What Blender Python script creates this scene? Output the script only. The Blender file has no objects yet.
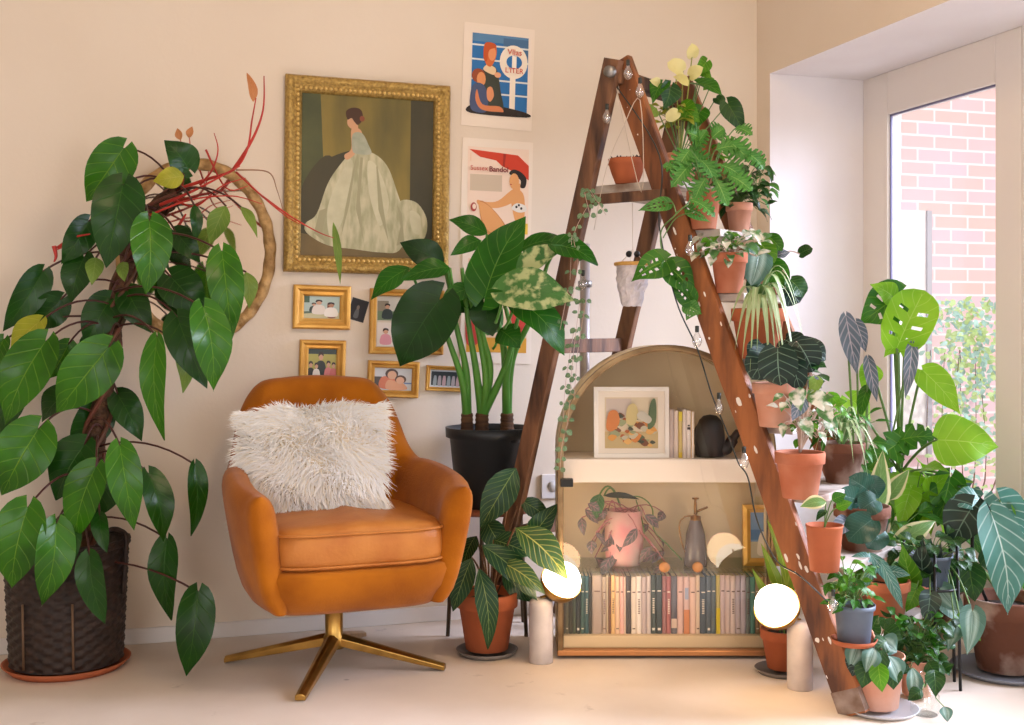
import bpy, bmesh, math, random
from mathutils import Vector as V, Matrix
R_ = random.Random(7)
SC = bpy.context.scene
COL = SC.collection
FPX = 1171.0; TH = math.radians(17.6); HZ = 330.0; CAMZ = 1.0
FW = V((math.sin(TH), math.cos(TH), 0)); RT = V((math.cos(TH), -math.sin(TH), 0)); UP = V((0, 0, 1))
WY = 3.92
def P(px, py, Z):
    return V((0, 0, CAMZ)) + FW*Z + RT*((px-512)*Z/FPX) + UP*((HZ-py)*Z/FPX)
def FL(px, py):
    return P(px, py, FPX*CAMZ/(py-HZ))
def PZ(px, Z, z):
    p = P(px, HZ, Z); p.z = z; return p
def PW(px, py, Y=WY):
    d = FW + RT*((px-512)/FPX) + UP*((HZ-py)/FPX)
    return V((0, 0, CAMZ)) + d*(Y/d.y)
def PX(px, py, X):
    d = FW + RT*((px-512)/FPX) + UP*((HZ-py)/FPX)
    return V((0, 0, CAMZ)) + d*(X/d.x)
def lerp(a, b, t): return a + (b-a)*t
def srgb(r, g, b):
    f = lambda c: ((c/255)/12.92 if c/255 <= .04045 else ((c/255+.055)/1.055)**2.4)
    return (f(r), f(g), f(b))

# ---------------------------------------------------------------- materials
MATS = {}
def nd(nt, t, **k):
    n = nt.nodes.new(t)
    for a, b in k.items():
        if a.startswith('i_'): n.inputs[a[2:].replace('_', ' ')].default_value = b
        else: setattr(n, a, b)
    return n
def mat(name, col, rough=.6, metal=0, var=None, vscale=8, bump=0, bscale=60, stretch=None, emit=None, estr=0, trans=0, ior=1.45, sheen=0, coat=0, spec=.5, vmin=.35, vmax=.7, alpha=1):
    if name in MATS: return MATS[name]
    m = bpy.data.materials.new(name); m.use_nodes = True; nt = m.node_tree
    b = nt.nodes['Principled BSDF']; c4 = (*col, 1)
    b.inputs['Base Color'].default_value = c4; b.inputs['Roughness'].default_value = rough
    b.inputs['Metallic'].default_value = metal; b.inputs['IOR'].default_value = ior
    b.inputs['Specular IOR Level'].default_value = spec
    b.inputs['Transmission Weight'].default_value = trans
    b.inputs['Sheen Weight'].default_value = sheen; b.inputs['Coat Weight'].default_value = coat
    b.inputs['Alpha'].default_value = alpha
    if emit: b.inputs['Emission Color'].default_value = (*emit, 1); b.inputs['Emission Strength'].default_value = estr
    tc = nd(nt, 'ShaderNodeTexCoord'); src = tc.outputs['Object']
    if stretch:
        mp = nd(nt, 'ShaderNodeMapping'); mp.inputs['Scale'].default_value = stretch
        nt.links.new(src, mp.inputs['Vector']); src = mp.outputs['Vector']
    if var:
        n = nd(nt, 'ShaderNodeTexNoise'); n.inputs['Scale'].default_value = vscale; n.inputs['Detail'].default_value = 6
        nt.links.new(src, n.inputs['Vector'])
        mr = nd(nt, 'ShaderNodeMapRange'); mr.inputs['From Min'].default_value = vmin; mr.inputs['From Max'].default_value = vmax
        nt.links.new(n.outputs['Fac'], mr.inputs['Value'])
        mx = nd(nt, 'ShaderNodeMix', data_type='RGBA'); mx.inputs['A'].default_value = c4; mx.inputs['B'].default_value = (*var, 1)
        nt.links.new(mr.outputs['Result'], mx.inputs['Factor']); nt.links.new(mx.outputs['Result'], b.inputs['Base Color'])
    if bump:
        n2 = nd(nt, 'ShaderNodeTexNoise'); n2.inputs['Scale'].default_value = bscale; n2.inputs['Detail'].default_value = 4
        nt.links.new(src, n2.inputs['Vector'])
        bp = nd(nt, 'ShaderNodeBump'); bp.inputs['Strength'].default_value = bump; bp.inputs['Distance'].default_value = .01
        nt.links.new(n2.outputs['Fac'], bp.inputs['Height']); nt.links.new(bp.outputs['Normal'], b.inputs['Normal'])
    MATS[name] = m
    return m

def leafmat(name, base, dark, vein, pattern='plain', nveins=7, vw=.035, rough=.38, tr=.28, trcol=None, edge=None):
    """leaf blade driven by its own UV: u across (0..1), v from stalk to tip."""
    if name in MATS: return MATS[name]
    if name in ('glossy_philodendron_leaf', 'alocasia_leaf', 'deep_philodendron_leaf', 'deep_alocasia_leaf', 'fresh_green_leaf', 'dark_green_leaf', 'bright_green_leaf'): base, dark, vein = [(c[0]*.85, c[1]*.84, c[2]*.28) for c in (base, dark, vein)]
    m = bpy.data.materials.new(name); m.use_nodes = True; nt = m.node_tree; L = nt.links.new
    b = nt.nodes['Principled BSDF']; out = nt.nodes['Material Output']
    b.inputs['Roughness'].default_value = rough; b.inputs['Specular IOR Level'].default_value = .35
    def M(op, a, c=None, clamp=False):
        n = nd(nt, 'ShaderNodeMath', operation=op, use_clamp=clamp)
        for i, x in enumerate((a, c)):
            if x is None: continue
            if isinstance(x, (int, float)): n.inputs[i].default_value = x
            else: L(x, n.inputs[i])
        return n.outputs[0]
    def MIX(f, a, c):
        n = nd(nt, 'ShaderNodeMix', data_type='RGBA')
        for k, x in (('Factor', f), ('A', a), ('B', c)):
            if isinstance(x, (int, float)): n.inputs[k].default_value = x
            elif isinstance(x, tuple): n.inputs[k].default_value = (*x, 1)
            else: L(x, n.inputs[k])
        return n.outputs['Result']
    uv = nd(nt, 'ShaderNodeTexCoord'); sp = nd(nt, 'ShaderNodeSeparateXYZ'); L(uv.outputs['UV'], sp.inputs[0])
    a = M('MULTIPLY', M('ABSOLUTE', M('SUBTRACT', sp.outputs[0], .5)), 2.0)
    v = sp.outputs[1]
    ns = nd(nt, 'ShaderNodeTexNoise'); ns.inputs['Scale'].default_value = 9; ns.inputs['Detail'].default_value = 3
    L(uv.outputs['Object'], ns.inputs['Vector'])
    c = MIX(M('MULTIPLY_ADD', M('SUBTRACT', ns.outputs['Fac'], .35), 2.2, True), dark, base)
    mid = M('SUBTRACT', 1.0, M('DIVIDE', a, vw*1.4, True), True)
    ph = M('FRACT', M('MULTIPLY', M('SUBTRACT', v, M('MULTIPLY', a, .28)), float(nveins)))
    side = M('SUBTRACT', 1.0, M('DIVIDE', M('ABSOLUTE', M('SUBTRACT', ph, .5)), vw*3.0, True), True)
    veins = M('MAXIMUM', mid, M('MULTIPLY', side, .55))
    if pattern == 'speckle':
        n2 = nd(nt, 'ShaderNodeTexNoise'); n2.inputs['Scale'].default_value = 28; n2.inputs['Detail'].default_value = 5
        L(uv.outputs['Object'], n2.inputs['Vector'])
        c = MIX(M('MULTIPLY', M('SUBTRACT', n2.outputs['Fac'], .46), 9.0, True), c, vein)
    elif pattern == 'silver':
        c = MIX(M('MULTIPLY', M('SUBTRACT', a, .05, True), M('SUBTRACT', 1.0, side, True), True), c, c)
        c = MIX(veins, c, vein)
    elif pattern == 'feather':
        c = MIX(M('MULTIPLY', M('SUBTRACT', 1.0, M('DIVIDE', M('ABSOLUTE', M('SUBTRACT', a, .30)), .30, True), True), .8), c, vein)
        c = MIX(mid, c, vein)
    else:
        c = MIX(veins, c, vein)
    if edge:
        c = MIX(M('MULTIPLY', M('SUBTRACT', a, .62), 9.0, True), c, edge)
    L(c, b.inputs['Base Color'])
    bp = nd(nt, 'ShaderNodeBump'); bp.inputs['Strength'].default_value = .35; bp.inputs['Distance'].default_value = .004
    L(M('SUBTRACT', 1.0, veins), bp.inputs['Height']); L(bp.outputs['Normal'], b.inputs['Normal'])
    t = nd(nt, 'ShaderNodeBsdfTranslucent')
    if trcol: t.inputs['Color'].default_value = (*trcol, 1)
    else: L(c, t.inputs['Color'])
    ms = nd(nt, 'ShaderNodeMixShader'); ms.inputs[0].default_value = tr
    L(b.outputs[0], ms.inputs[1]); L(t.outputs[0], ms.inputs[2]); L(ms.outputs[0], out.inputs['Surface'])
    MATS[name] = m
    return m

# ---------------------------------------------------------------- mesh builder
class MB:
    def __init__(s): s.v = []; s.f = []; s.m = []; s.uv = []; s.sm = []
    def add(s, verts, faces, mi=0, uvs=None, smooth=True):
        o = len(s.v); s.v += [V(p) for p in verts]
        s.uv += uvs if uvs else [(0, 0)]*len(verts)
        for f in faces: s.f.append([i+o for i in f]); s.m.append(mi); s.sm.append(smooth)
    def box(s, c, ax, ay, az, mi=0):
        """c centre, three half-axis vectors"""
        c, ax, ay, az = V(c), V(ax), V(ay), V(az)
        vs = [c+ax*i+ay*j+az*k for i in (-1, 1) for j in (-1, 1) for k in (-1, 1)]
        s.add(vs, [(0, 1, 3, 2), (4, 6, 7, 5), (0, 4, 5, 1), (2, 3, 7, 6), (0, 2, 6, 4), (1, 5, 7, 3)], mi, smooth=False)
    def aabox(s, lo, hi, mi=0):
        lo, hi = V(lo), V(hi); c = (lo+hi)/2; h = (hi-lo)/2
        s.box(c, (h.x, 0, 0), (0, h.y, 0), (0, 0, h.z), mi)
    def grid(s, rows, mi=0, close_u=False, close_v=False, uvs=None, smooth=True):
        n = len(rows); k = len(rows[0]); vs = [p for r in rows for p in r]; fs = []
        for i in range(n if close_v else n-1):
            for j in range(k if close_u else k-1):
                fs.append((i*k+j, i*k+(j+1) % k, ((i+1) % n)*k+(j+1) % k, ((i+1) % n)*k+j))
        s.add(vs, fs, mi, uvs, smooth)
    def tube(s, pts, r, n=8, mi=0, cap=True):
        pts = [V(p) for p in pts]
        if isinstance(r, (int, float)): r = [r]*len(pts)
        rows = []; prev = None
        for i, p in enumerate(pts):
            d = (pts[min(i+1, len(pts)-1)]-pts[max(i-1, 0)])
            d = d.normalized() if d.length > 1e-9 else V((0, 0, 1))
            if prev is None: a = d.orthogonal().normalized()
            else:
                a = prev - d*prev.dot(d)
                a = a.normalized() if a.length > 1e-6 else d.orthogonal().normalized()
            prev = a; b = d.cross(a)
            rows.append([p+(a*math.cos(t*2*math.pi/n)+b*math.sin(t*2*math.pi/n))*r[i] for t in range(n)])
        s.grid(rows, mi, close_u=True)
        if cap:
            o = len(s.v)-len(rows)*n
            s.f.append([o+i for i in range(n)][::-1]); s.m.append(mi); s.sm.append(False)
            s.f.append([o+(len(rows)-1)*n+i for i in range(n)]); s.m.append(mi); s.sm.append(False)
    def lathe(s, c, prof, n=32, mi=0, axis=None, sx=1, sy=1):
        """prof: list of (r, z)"""
        c = V(c); rows = []
        if axis is None: a, b, d = V((1, 0, 0)), V((0, 1, 0)), V((0, 0, 1))
        else:
            d = V(axis).normalized(); a = d.orthogonal().normalized(); b = d.cross(a)
        for r, z in prof:
            rows.append([c+a*(r*sx*math.cos(t*2*math.pi/n))+b*(r*sy*math.sin(t*2*math.pi/n))+d*z for t in range(n)])
        s.grid(rows, mi, close_u=True)
    def ball(s, c, r, mi=0, nu=16, nv=10, sc=(1, 1, 1)):
        rows = []
        for i in range(nv+1):
            p = math.pi*i/nv; rr = max(math.sin(p), 1e-4)
            rows.append([V(c)+V((r*sc[0]*rr*math.cos(2*math.pi*j/nu), r*sc[1]*rr*math.sin(2*math.pi*j/nu), r*sc[2]*math.cos(p))) for j in range(nu)])
        s.grid(rows, mi, close_u=True)
    def build(s, name, mats, parent=None, bevel=0, subsurf=0, weld=False):
        me = bpy.data.meshes.new(name)
        o0 = V((0, 0, 0))
        q = parent
        while q is not None: o0 = o0 + q.location; q = q.parent
        me.from_pydata([tuple(v-o0) for v in s.v], [], s.f)
        if not isinstance(mats, (list, tuple)): mats = [mats]
        for m in mats: me.materials.append(m)
        me.polygons.foreach_set('material_index', s.m); me.polygons.foreach_set('use_smooth', s.sm)
        if any(u != (0, 0) for u in s.uv):
            ul = me.uv_layers.new(name='UVMap')
            for lp in me.loops: ul.data[lp.index].uv = s.uv[lp.vertex_index]
        bm = bmesh.new(); bm.from_mesh(me)
        if weld: bmesh.ops.remove_doubles(bm, verts=bm.verts, dist=1e-5)
        if not getattr(s, 'nonormal', False): bmesh.ops.recalc_face_normals(bm, faces=bm.faces)
        bm.to_mesh(me); bm.free()
        o = bpy.data.objects.new(name, me); COL.objects.link(o)
        if parent is not None: o.parent = parent
        else:
            # origin to the base of a thing that is one mesh
            if s.v:
                xs = [v.x for v in s.v]; ys = [v.y for v in s.v]; zs = [v.z for v in s.v]
                og = V(((min(xs)+max(xs))/2, (min(ys)+max(ys))/2, min(zs)))
                me.transform(Matrix.Translation(-og)); o.location = og
        if bevel:
            md = o.modifiers.new('bevel', 'BEVEL'); md.width = bevel; md.segments = 2; md.limit_method = 'ANGLE'
            md.harden_normals = False
        if subsurf:
            md = o.modifiers.new('sub', 'SUBSURF'); md.levels = subsurf; md.render_levels = subsurf
        return o
def tag(o, label=None, cat=None, group=None, kind=None):
    if label: o['label'] = label
    if cat: o['category'] = cat
    if group: o['group'] = group
    if kind: o['kind'] = kind
    return o
def empty(name, loc, label, cat, group=None):
    o = bpy.data.objects.new(name, None); COL.objects.link(o); o.location = V(loc); o.empty_display_size = .05
    return tag(o, label, cat, group)
def struct(name, mb, m, **k):
    return tag(mb.build(name, m, **k), kind='structure')
def spline(pts, n=8, closed=False):
    """Catmull-Rom through pts (any dimension vectors)"""
    pts = [V(p) for p in pts]; out = []; N = len(pts)
    segs = N if closed else N-1
    for i in range(segs):
        g = lambda k: pts[k % N] if closed else pts[max(0, min(N-1, k))]
        p0, p1, p2, p3 = g(i-1), g(i), g(i+1), g(i+2)
        for j in range(n):
            t = j/n
            out.append(.5*((2*p1)+(p2-p0)*t+(2*p0-5*p1+4*p2-p3)*t*t+(3*p1-p0-3*p2+p3)*t**3))
    if not closed: out.append(pts[-1])
    return out
def text_mesh(txt, size, o, u, v, m, name, parent, depth=.0004, bold=False):
    """lettering as real mesh; o origin, u right vector, v up vector"""
    cu = bpy.data.curves.new(name, 'FONT'); cu.body = txt; cu.size = size; cu.extrude = depth; cu.resolution_u = 3
    cu.align_x = 'CENTER'; cu.align_y = 'CENTER'
    if bold: cu.offset = size*.02
    ob = bpy.data.objects.new(name, cu); COL.objects.link(ob)
    dg = bpy.context.evaluated_depsgraph_get(); me = bpy.data.meshes.new_from_object(ob.evaluated_get(dg))
    COL.objects.unlink(ob); bpy.data.objects.remove(ob)
    u, v = V(u).normalized(), V(v).normalized(); w = u.cross(v)
    o0 = V((0, 0, 0)); q = parent
    while q is not None: o0 = o0 + q.location; q = q.parent
    mt = Matrix(((u.x, v.x, w.x, o[0]-o0.x), (u.y, v.y, w.y, o[1]-o0.y), (u.z, v.z, w.z, o[2]-o0.z), (0, 0, 0, 1)))
    me.transform(mt); me.materials.append(m); me.name = name
    r = bpy.data.objects.new(name, me); COL.objects.link(r); r.parent = parent
    return r

# ---------------------------------------------------------------- leaves
PROF = {
 'heart': ([(0, .14), (.015, .40), (.05, .68), (.11, .88), (.19, .98), (.28, 1), (.42, .9), (.58, .68), (.74, .42), (.88, .17), (1, 0)], .30),
 'arrow': ([(0, .12), (.02, .38), (.06, .62), (.13, .83), (.21, .95), (.30, 1), (.45, .98), (.62, .80), (.78, .50), (.9, .22), (1, 0)], .26),
 'cordate': ([(0, .14), (.015, .44), (.05, .72), (.11, .92), (.19, 1), (.30, 1), (.42, .93), (.58, .74), (.74, .48), (.88, .2), (1, 0)], .12),
 'ovate': ([(0, .0), (.04, .28), (.14, .68), (.3, .97), (.45, 1), (.62, .82), (.78, .52), (.9, .24), (1, 0)], 0),
 'lance': ([(0, .0), (.06, .35), (.2, .8), (.4, 1), (.6, .88), (.8, .5), (.93, .2), (1, 0)], 0),
 'round': ([(0, .35), (.06, .66), (.2, .92), (.4, 1), (.6, .96), (.8, .75), (.93, .42), (1, 0)], .12),
 'strap': ([(0, .55), (.1, .9), (.3, 1), (.6, .9), (.85, .5), (1, 0)], 0),
}
def pval(t, u):
    for i in range(len(t)-1):
        if u <= t[i+1][0]:
            a, b = t[i], t[i+1]; f = (u-a[0])/(b[0]-a[0]); return a[1]+(b[1]-a[1])*f
    return t[-1][1]
def leaf(mb, base, tip, w, kind='heart', nrm=None, arch=.12, fold=.18, mi=0, nu=12, nv=6, rnd=R_, wave=.045, holes=False, split=0, cut=.6):
    """one leaf blade: base (stalk end) to tip in world space, w = full width, nrm = the upper face"""
    base, tip = V(base), V(tip); ax = tip-base; L = max(ax.length, 1e-4); a = ax/L
    if nrm is None:
        nrm = (V((0, 0, CAMZ))-base).normalized()*.8+V((rnd.uniform(-.5, .5), rnd.uniform(-.3, .1), .35+rnd.uniform(-.3, .3)))
    n = V(nrm); n = n-a*n.dot(a)
    n = n.normalized() if n.length > 1e-4 else a.orthogonal().normalized()
    s = a.cross(n)
    tab, lobe = PROF[kind]; rows = []; uvs = []
    ph = rnd.uniform(0, 6)
    if split: nu = split*8+1
    for i in range(nu+1):
        u = i/nu if split else (i/nu)**1.35
        ww = max(pval(tab, u), .004)*w/2
        row = []
        for j in range(-nv//2, nv//2+1):
            q = 2*j/nv; aq = abs(q); x = q*ww
            if split and .12 < u < .92:
                k = (u*split) % 1.0
                if k > cut and aq > .4: x = math.copysign(ww*(.4+(aq-.4)*.12), q)
            y = u*L-lobe*w*(aq**1.4)*(1-u)**3
            if split or holes == 'slit': y += .30*w*aq*(1-u)*u*2
            z = arch*L*math.sin(math.pi*min(1, u*.9+.05))*1.0 - arch*L*.9*u*u + fold*aq*ww*(1.0)
            z += wave*w*math.sin(ph+u*9+(2 if q > 0 else 0))*aq*aq
            row.append(base+a*y+s*x+n*z); uvs.append(((q+1)/2, u))
        rows.append(row)
    if holes:
        k = len(rows[0]); vs = [p for r in rows for p in r]; fs = []
        for i in range(nu):
            for j in range(k-1):
                jj = min(j, k-2-j)
                if holes == 'slit':
                    if i % 4 == 1 and jj in (2, 3) and 2 < i < nu-3: continue
                elif jj == k//2-2 and i % 2 == 1 and 1 < i < nu-2: continue
                fs.append((i*k+j, i*k+j+1, (i+1)*k+j+1, (i+1)*k+j))
        mb.add(vs, fs, mi, uvs)
    else:
        mb.grid(rows, mi, uvs=uvs)
    return n
def curve3(p0, p1, sag=0, n=8, lift=None):
    """stalk between two points, bowed by sag (up positive) and by vector lift"""
    p0, p1 = V(p0), V(p1); out = []
    for i in range(n+1):
        t = i/n; k = 4*t*(1-t); p = p0.lerp(p1, t)+V((0, 0, sag*k))
        if lift is not None: p += V(lift)*k
        out.append(p)
    return out
def leaf_obj(root, name, bm, sm, frm, base, tip, w, kind='heart', stalk_r=.003, sag=.04, label=None, **k):
    """one leaf of a plant as a part: the blade and its own stalk"""
    mb = MB(); mb.nonormal = True
    leaf(mb, base, tip, w, kind, **k)
    if frm is not None:
        mb.tube(curve3(frm, base, sag), [stalk_r*1.25]+[stalk_r]*8, 6, 1)
    o = mb.build(name, [bm, sm], root)
    if label: o['label'] = label
    return o
# ---------------------------------------------------------------- camera
cam = bpy.data.objects.new('camera', bpy.data.cameras.new('camera')); COL.objects.link(cam)
cam.location = (0, 0, CAMZ); cam.rotation_euler = (math.pi/2, 0, -TH)
cam.data.sensor_width = 36; cam.data.lens = FPX/1024*36; cam.data.shift_y = -(362.5-HZ)/1024; cam.data.clip_start = .05
SC.camera = cam
SC.view_settings.view_transform = 'Standard'; SC.view_settings.look = 'None'; SC.view_settings.gamma = 1
SC.view_settings.use_curve_mapping = False; SC.view_settings.exposure = 0.02
SC.cycles.use_denoising = True; SC.cycles.max_bounces = 10; SC.cycles.transparent_max_bounces = 16
SC.cycles.sample_clamp_indirect = 6; SC.cycles.caustics_reflective = False; SC.cycles.caustics_refractive = False

XR = 2.21; RY = 3.824; XW = 2.607; TOPZ = 1.945; CZ = 2.55; YN = -1.8; RY0 = -.6
wallm = mat('painted_plaster', srgb(232, 219, 202), .85, var=srgb(227, 212, 193), vscale=1.6, bump=.05, bscale=90)
revealm = mat('white_painted_reveal', srgb(240, 236, 238), .75, var=srgb(234, 228, 230), vscale=3, bump=.04)
joinery = mat('painted_window_frame', srgb(238, 230, 222), .45)
skirt = mat('white_gloss_paint', srgb(225, 220, 216), .4)
# floor: worn pale painted boards with scuffs
def floor_mat():
    m = bpy.data.materials.new('pale_painted_floor'); m.use_nodes = True; nt = m.node_tree; L = nt.links.new
    b = nt.nodes['Principled BSDF']; b.inputs['Roughness'].default_value = .55; b.inputs['Specular IOR Level'].default_value = .35
    tc = nd(nt, 'ShaderNodeTexCoord')
    n1 = nd(nt, 'ShaderNodeTexNoise'); n1.inputs['Scale'].default_value = 1.7; n1.inputs['Detail'].default_value = 7; L(tc.outputs['Object'], n1.inputs['Vector'])
    r1 = nd(nt, 'ShaderNodeValToRGB'); r1.color_ramp.elements[0].position = .35; r1.color_ramp.elements[0].color = (*srgb(212, 196, 178), 1)
    r1.color_ramp.elements[1].position = .68; r1.color_ramp.elements[1].color = (*srgb(230, 217, 203), 1); L(n1.outputs['Fac'], r1.inputs[0])
    n2 = nd(nt, 'ShaderNodeTexNoise'); n2.inputs['Scale'].default_value = 9; n2.inputs['Detail'].default_value = 8; n2.inputs['Roughness'].default_value = .7; L(tc.outputs['Object'], n2.inputs['Vector'])
    r2 = nd(nt, 'ShaderNodeValToRGB'); r2.color_ramp.elements[0].position = .27; r2.color_ramp.elements[0].color = (.45, .4, .36, 1)
    r2.color_ramp.elements[1].position = .36; r2.color_ramp.elements[1].color = (1, 1, 1, 1); L(n2.outputs['Fac'], r2.inputs[0])
    mx = nd(nt, 'ShaderNodeMix', data_type='RGBA', blend_type='MULTIPLY'); mx.inputs['Factor'].default_value = .5
    L(r1.outputs[0], mx.inputs['A']); L(r2.outputs[0], mx.inputs['B'])
    vo = nd(nt, 'ShaderNodeTexVoronoi'); vo.inputs['Scale'].default_value = 4.5; L(tc.outputs['Object'], vo.inputs['Vector'])
    r3 = nd(nt, 'ShaderNodeValToRGB'); r3.color_ramp.elements[0].position = .025; r3.color_ramp.elements[0].color = (.35, .3, .27, 1)
    r3.color_ramp.elements[1].position = .05; r3.color_ramp.elements[1].color = (1, 1, 1, 1); L(vo.outputs['Distance'], r3.inputs[0])
    m2 = nd(nt, 'ShaderNodeMix', data_type='RGBA', blend_type='MULTIPLY'); m2.inputs['Factor'].default_value = .6
    L(mx.outputs['Result'], m2.inputs['A']); L(r3.outputs[0], m2.inputs['B']); L(m2.outputs['Result'], b.inputs['Base Color'])
    bp = nd(nt, 'ShaderNodeBump'); bp.inputs['Strength'].default_value = .08; L(n2.outputs['Fac'], bp.inputs['Height']); L(bp.outputs['Normal'], b.inputs['Normal'])
    return m
mb = MB(); mb.aabox((-3.2, YN, -.08), (XW, WY+.1, 0)); struct('floor', mb, floor_mat())
mb = MB(); mb.aabox((-3.2, WY, 0), (XR+.12, WY+.1, CZ)); struct('wall_back', mb, wallm)
mb = MB(); mb.aabox((-3.3, YN, 0), (-3.2, WY+.1, CZ)); struct('wall_left', mb, wallm)
mb = MB(); mb.aabox((-3.3, YN, CZ), (XW+.3, WY+.1, CZ+.1)); struct('ceiling', mb, mat('ceiling_paint', srgb(236, 228, 218), .9))
mb = MB()
for x0, x1, z0, z1 in ((-3.2, -2.4, 0, CZ), (-2.4, -.7, 0, .5), (-2.4, -.7, 2.3, CZ), (-.7, 1.1, 0, CZ), (1.1, 2.5, 2.3, CZ), (2.5, XW+.12, 0, CZ)): mb.aabox((x0, YN-.1, z0), (x1, YN, z1))
struct('wall_front', mb, wallm)
# right wall: nib by the corner, lintel above the deep opening, reveals
mb = MB()
mb.aabox((XR, RY, 0), (XW+.12, WY+.3, CZ)); mb.aabox((XR, RY0, TOPZ), (XW+.12, RY, CZ)); mb.aabox((XR, YN, 0), (XW+.12, RY0, CZ))
wr = struct('wall_right', mb, [wallm, revealm])
for p in wr.data.polygons:
    c = p.center + wr.location
    if (c.x > XR+.01 and abs(p.normal.y) > .9) or (p.normal.z < -.9 and c.z > 1): p.material_index = 1
mb = MB()
mb.aabox((-3.2, WY-.012, 0), (XR, WY, .05)); mb.aabox((XR-.012, RY, 0), (XR, WY-.012, .05))
struct('baseboard_back', mb, skirt, bevel=.003)
# glazed door set in the recess, facing -X: two leaves and a fixed frame
def glazed_leaf(y0, y1, z0, zg0, zg1, z1, name, sf, sn):
    """leaf between y0 (far) and y1 (near); stiles sf far and sn near"""
    root = bpy.data.objects.new(name, None); COL.objects.link(root); root.location = (XW, (y0+y1)/2, z0); tag(root, kind='structure')
    mb = MB(); x0, x1 = XW, XW+.06
    mb.aabox((x0, y0-sf, z0), (x1, y0, z1)); mb.aabox((x0, y1, z0), (x1, y1+sn, z1))
    mb.aabox((x0, y1+sn, zg1), (x1, y0-sf, z1)); mb.aabox((x0, y1+sn, z0), (x1, y0-sf, zg0))
    fr = mb.build('door_frame', joinery, root, bevel=.004)
    mb = MB(); e = .006
    mb.aabox((x0+.012, y0-sf-e, zg0), (x0+.020, y0-sf, zg1)); mb.aabox((x0+.012, y1+sn, zg0), (x0+.020, y1+sn+e, zg1))
    mb.aabox((x0+.012, y1+sn, zg1-e), (x0+.020, y0-sf, zg1)); mb.aabox((x0+.012, y1+sn, zg0), (x0+.020, y0-sf, zg0+e))
    mb.build('glazing_seal', mat('grey_rubber', srgb(120, 118, 150), .5), root)
    mb = MB(); mb.aabox((x0+.028, y1+sn, zg0), (x0+.032, y0-sf, zg1))
    mb.build('glass_pane', glassm, root)
    return root
def thin_glass(name, tint=(1, 1, 1), refl=.08, rough=.0):
    m = bpy.data.materials.new(name); m.use_nodes = True; nt = m.node_tree; L = nt.links.new
    nt.nodes.remove(nt.nodes['Principled BSDF']); out = nt.nodes['Material Output']
    t = nd(nt, 'ShaderNodeBsdfTransparent'); t.inputs[0].default_value = (*tint, 1)
    g = nd(nt, 'ShaderNodeBsdfGlossy'); g.inputs['Roughness'].default_value = rough
    fr = nd(nt, 'ShaderNodeLayerWeight'); pw = nd(nt, 'ShaderNodeMath', operation='POWER'); L(fr.outputs['Facing'], pw.inputs[0]); pw.inputs[1].default_value = 4
    mm = nd(nt, 'ShaderNodeMath', operation='MULTIPLY_ADD', use_clamp=True); L(pw.outputs[0], mm.inputs[0]); mm.inputs[1].default_value = .8; mm.inputs[2].default_value = refl
    ms = nd(nt, 'ShaderNodeMixShader'); L(mm.outputs[0], ms.inputs[0]); L(t.outputs[0], ms.inputs[1]); L(g.outputs[0], ms.inputs[2]); L(ms.outputs[0], out.inputs[0])
    return m
glassm = thin_glass('window_glass', (.98, .99, 1), .03)
gy = PX(887, 300, XW).y; gyn = PX(995, 300, XW).y
glazed_leaf(RY, gyn-.115, .0, .42, 1.79, TOPZ, 'door_1', RY-gy, .115)
glazed_leaf(gyn-.118, .9, .0, .25, 1.86, TOPZ, 'door_2', .10, .10)
glazed_leaf(.897, RY0, .0, .25, 1.86, TOPZ, 'door_3', .10, .10)
# outside: brick wall of the neighbouring house, paved yard
def brick_mat():
    m = bpy.data.materials.new('pink_brickwork'); m.use_nodes = True; nt = m.node_tree; L = nt.links.new
    b = nt.nodes['Principled BSDF']; b.inputs['Roughness'].default_value = .9
    tc = nd(nt, 'ShaderNodeTexCoord'); mp = nd(nt, 'ShaderNodeMapping'); mp.inputs['Rotation'].default_value = (math.pi/2, 0, 0)
    L(tc.outputs['Object'], mp.inputs[0])
    br = nd(nt, 'ShaderNodeTexBrick'); L(mp.outputs[0], br.inputs['Vector'])
    br.inputs['Scale'].default_value = 1; br.inputs['Brick Width'].default_value = .225; br.inputs['Row Height'].default_value = .075
    br.inputs['Mortar Size'].default_value = .007; br.inputs['Mortar Smooth'].default_value = .2; br.inputs['Bias'].default_value = .1
    br.inputs['Color1'].default_value = (*srgb(232, 186, 176), 1); br.inputs['Color2'].default_value = (*srgb(222, 190, 196), 1)
    br.inputs['Mortar'].default_value = (*srgb(238, 222, 220), 1)
    L(br.outputs['Color'], b.inputs['Base Color'])
    bp = nd(nt, 'ShaderNodeBump'); bp.inputs['Strength'].default_value = .4; bp.invert = True; L(br.outputs['Fac'], bp.inputs['Height']); L(bp.outputs['Normal'], b.inputs['Normal'])
    return m
BY = 5.6
mb = MB(); mb.aabox((2.75, BY, -.3), (6.5, BY+.2, 4.5)); struct('wall_outside', mb, brick_mat())
a, b_ = PW(890, 210, BY), PW(927, 320, BY)
mb = MB(); mb.aabox((a.x, BY-.03, .3), (b_.x, BY, a.z)); mb.aabox((b_.x-.03, BY-.045, .3), (b_.x, BY-.03, a.z), 1)
tag(mb.build('meter_cupboard', [mat('white_painted_board', srgb(235, 225, 222), .6), mat('grey_edge', srgb(180, 175, 180), .5)]), 'pale flat cupboard door fixed to the outside brick wall, seen through the glazed door', 'cupboard')
mb = MB(); mb.aabox((2.75, -2, -.3), (9, BY, -.12)); struct('floor_outside', mb, mat('pale_paving', srgb(190, 180, 172), .9, var=srgb(165, 158, 152), vscale=5))
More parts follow.
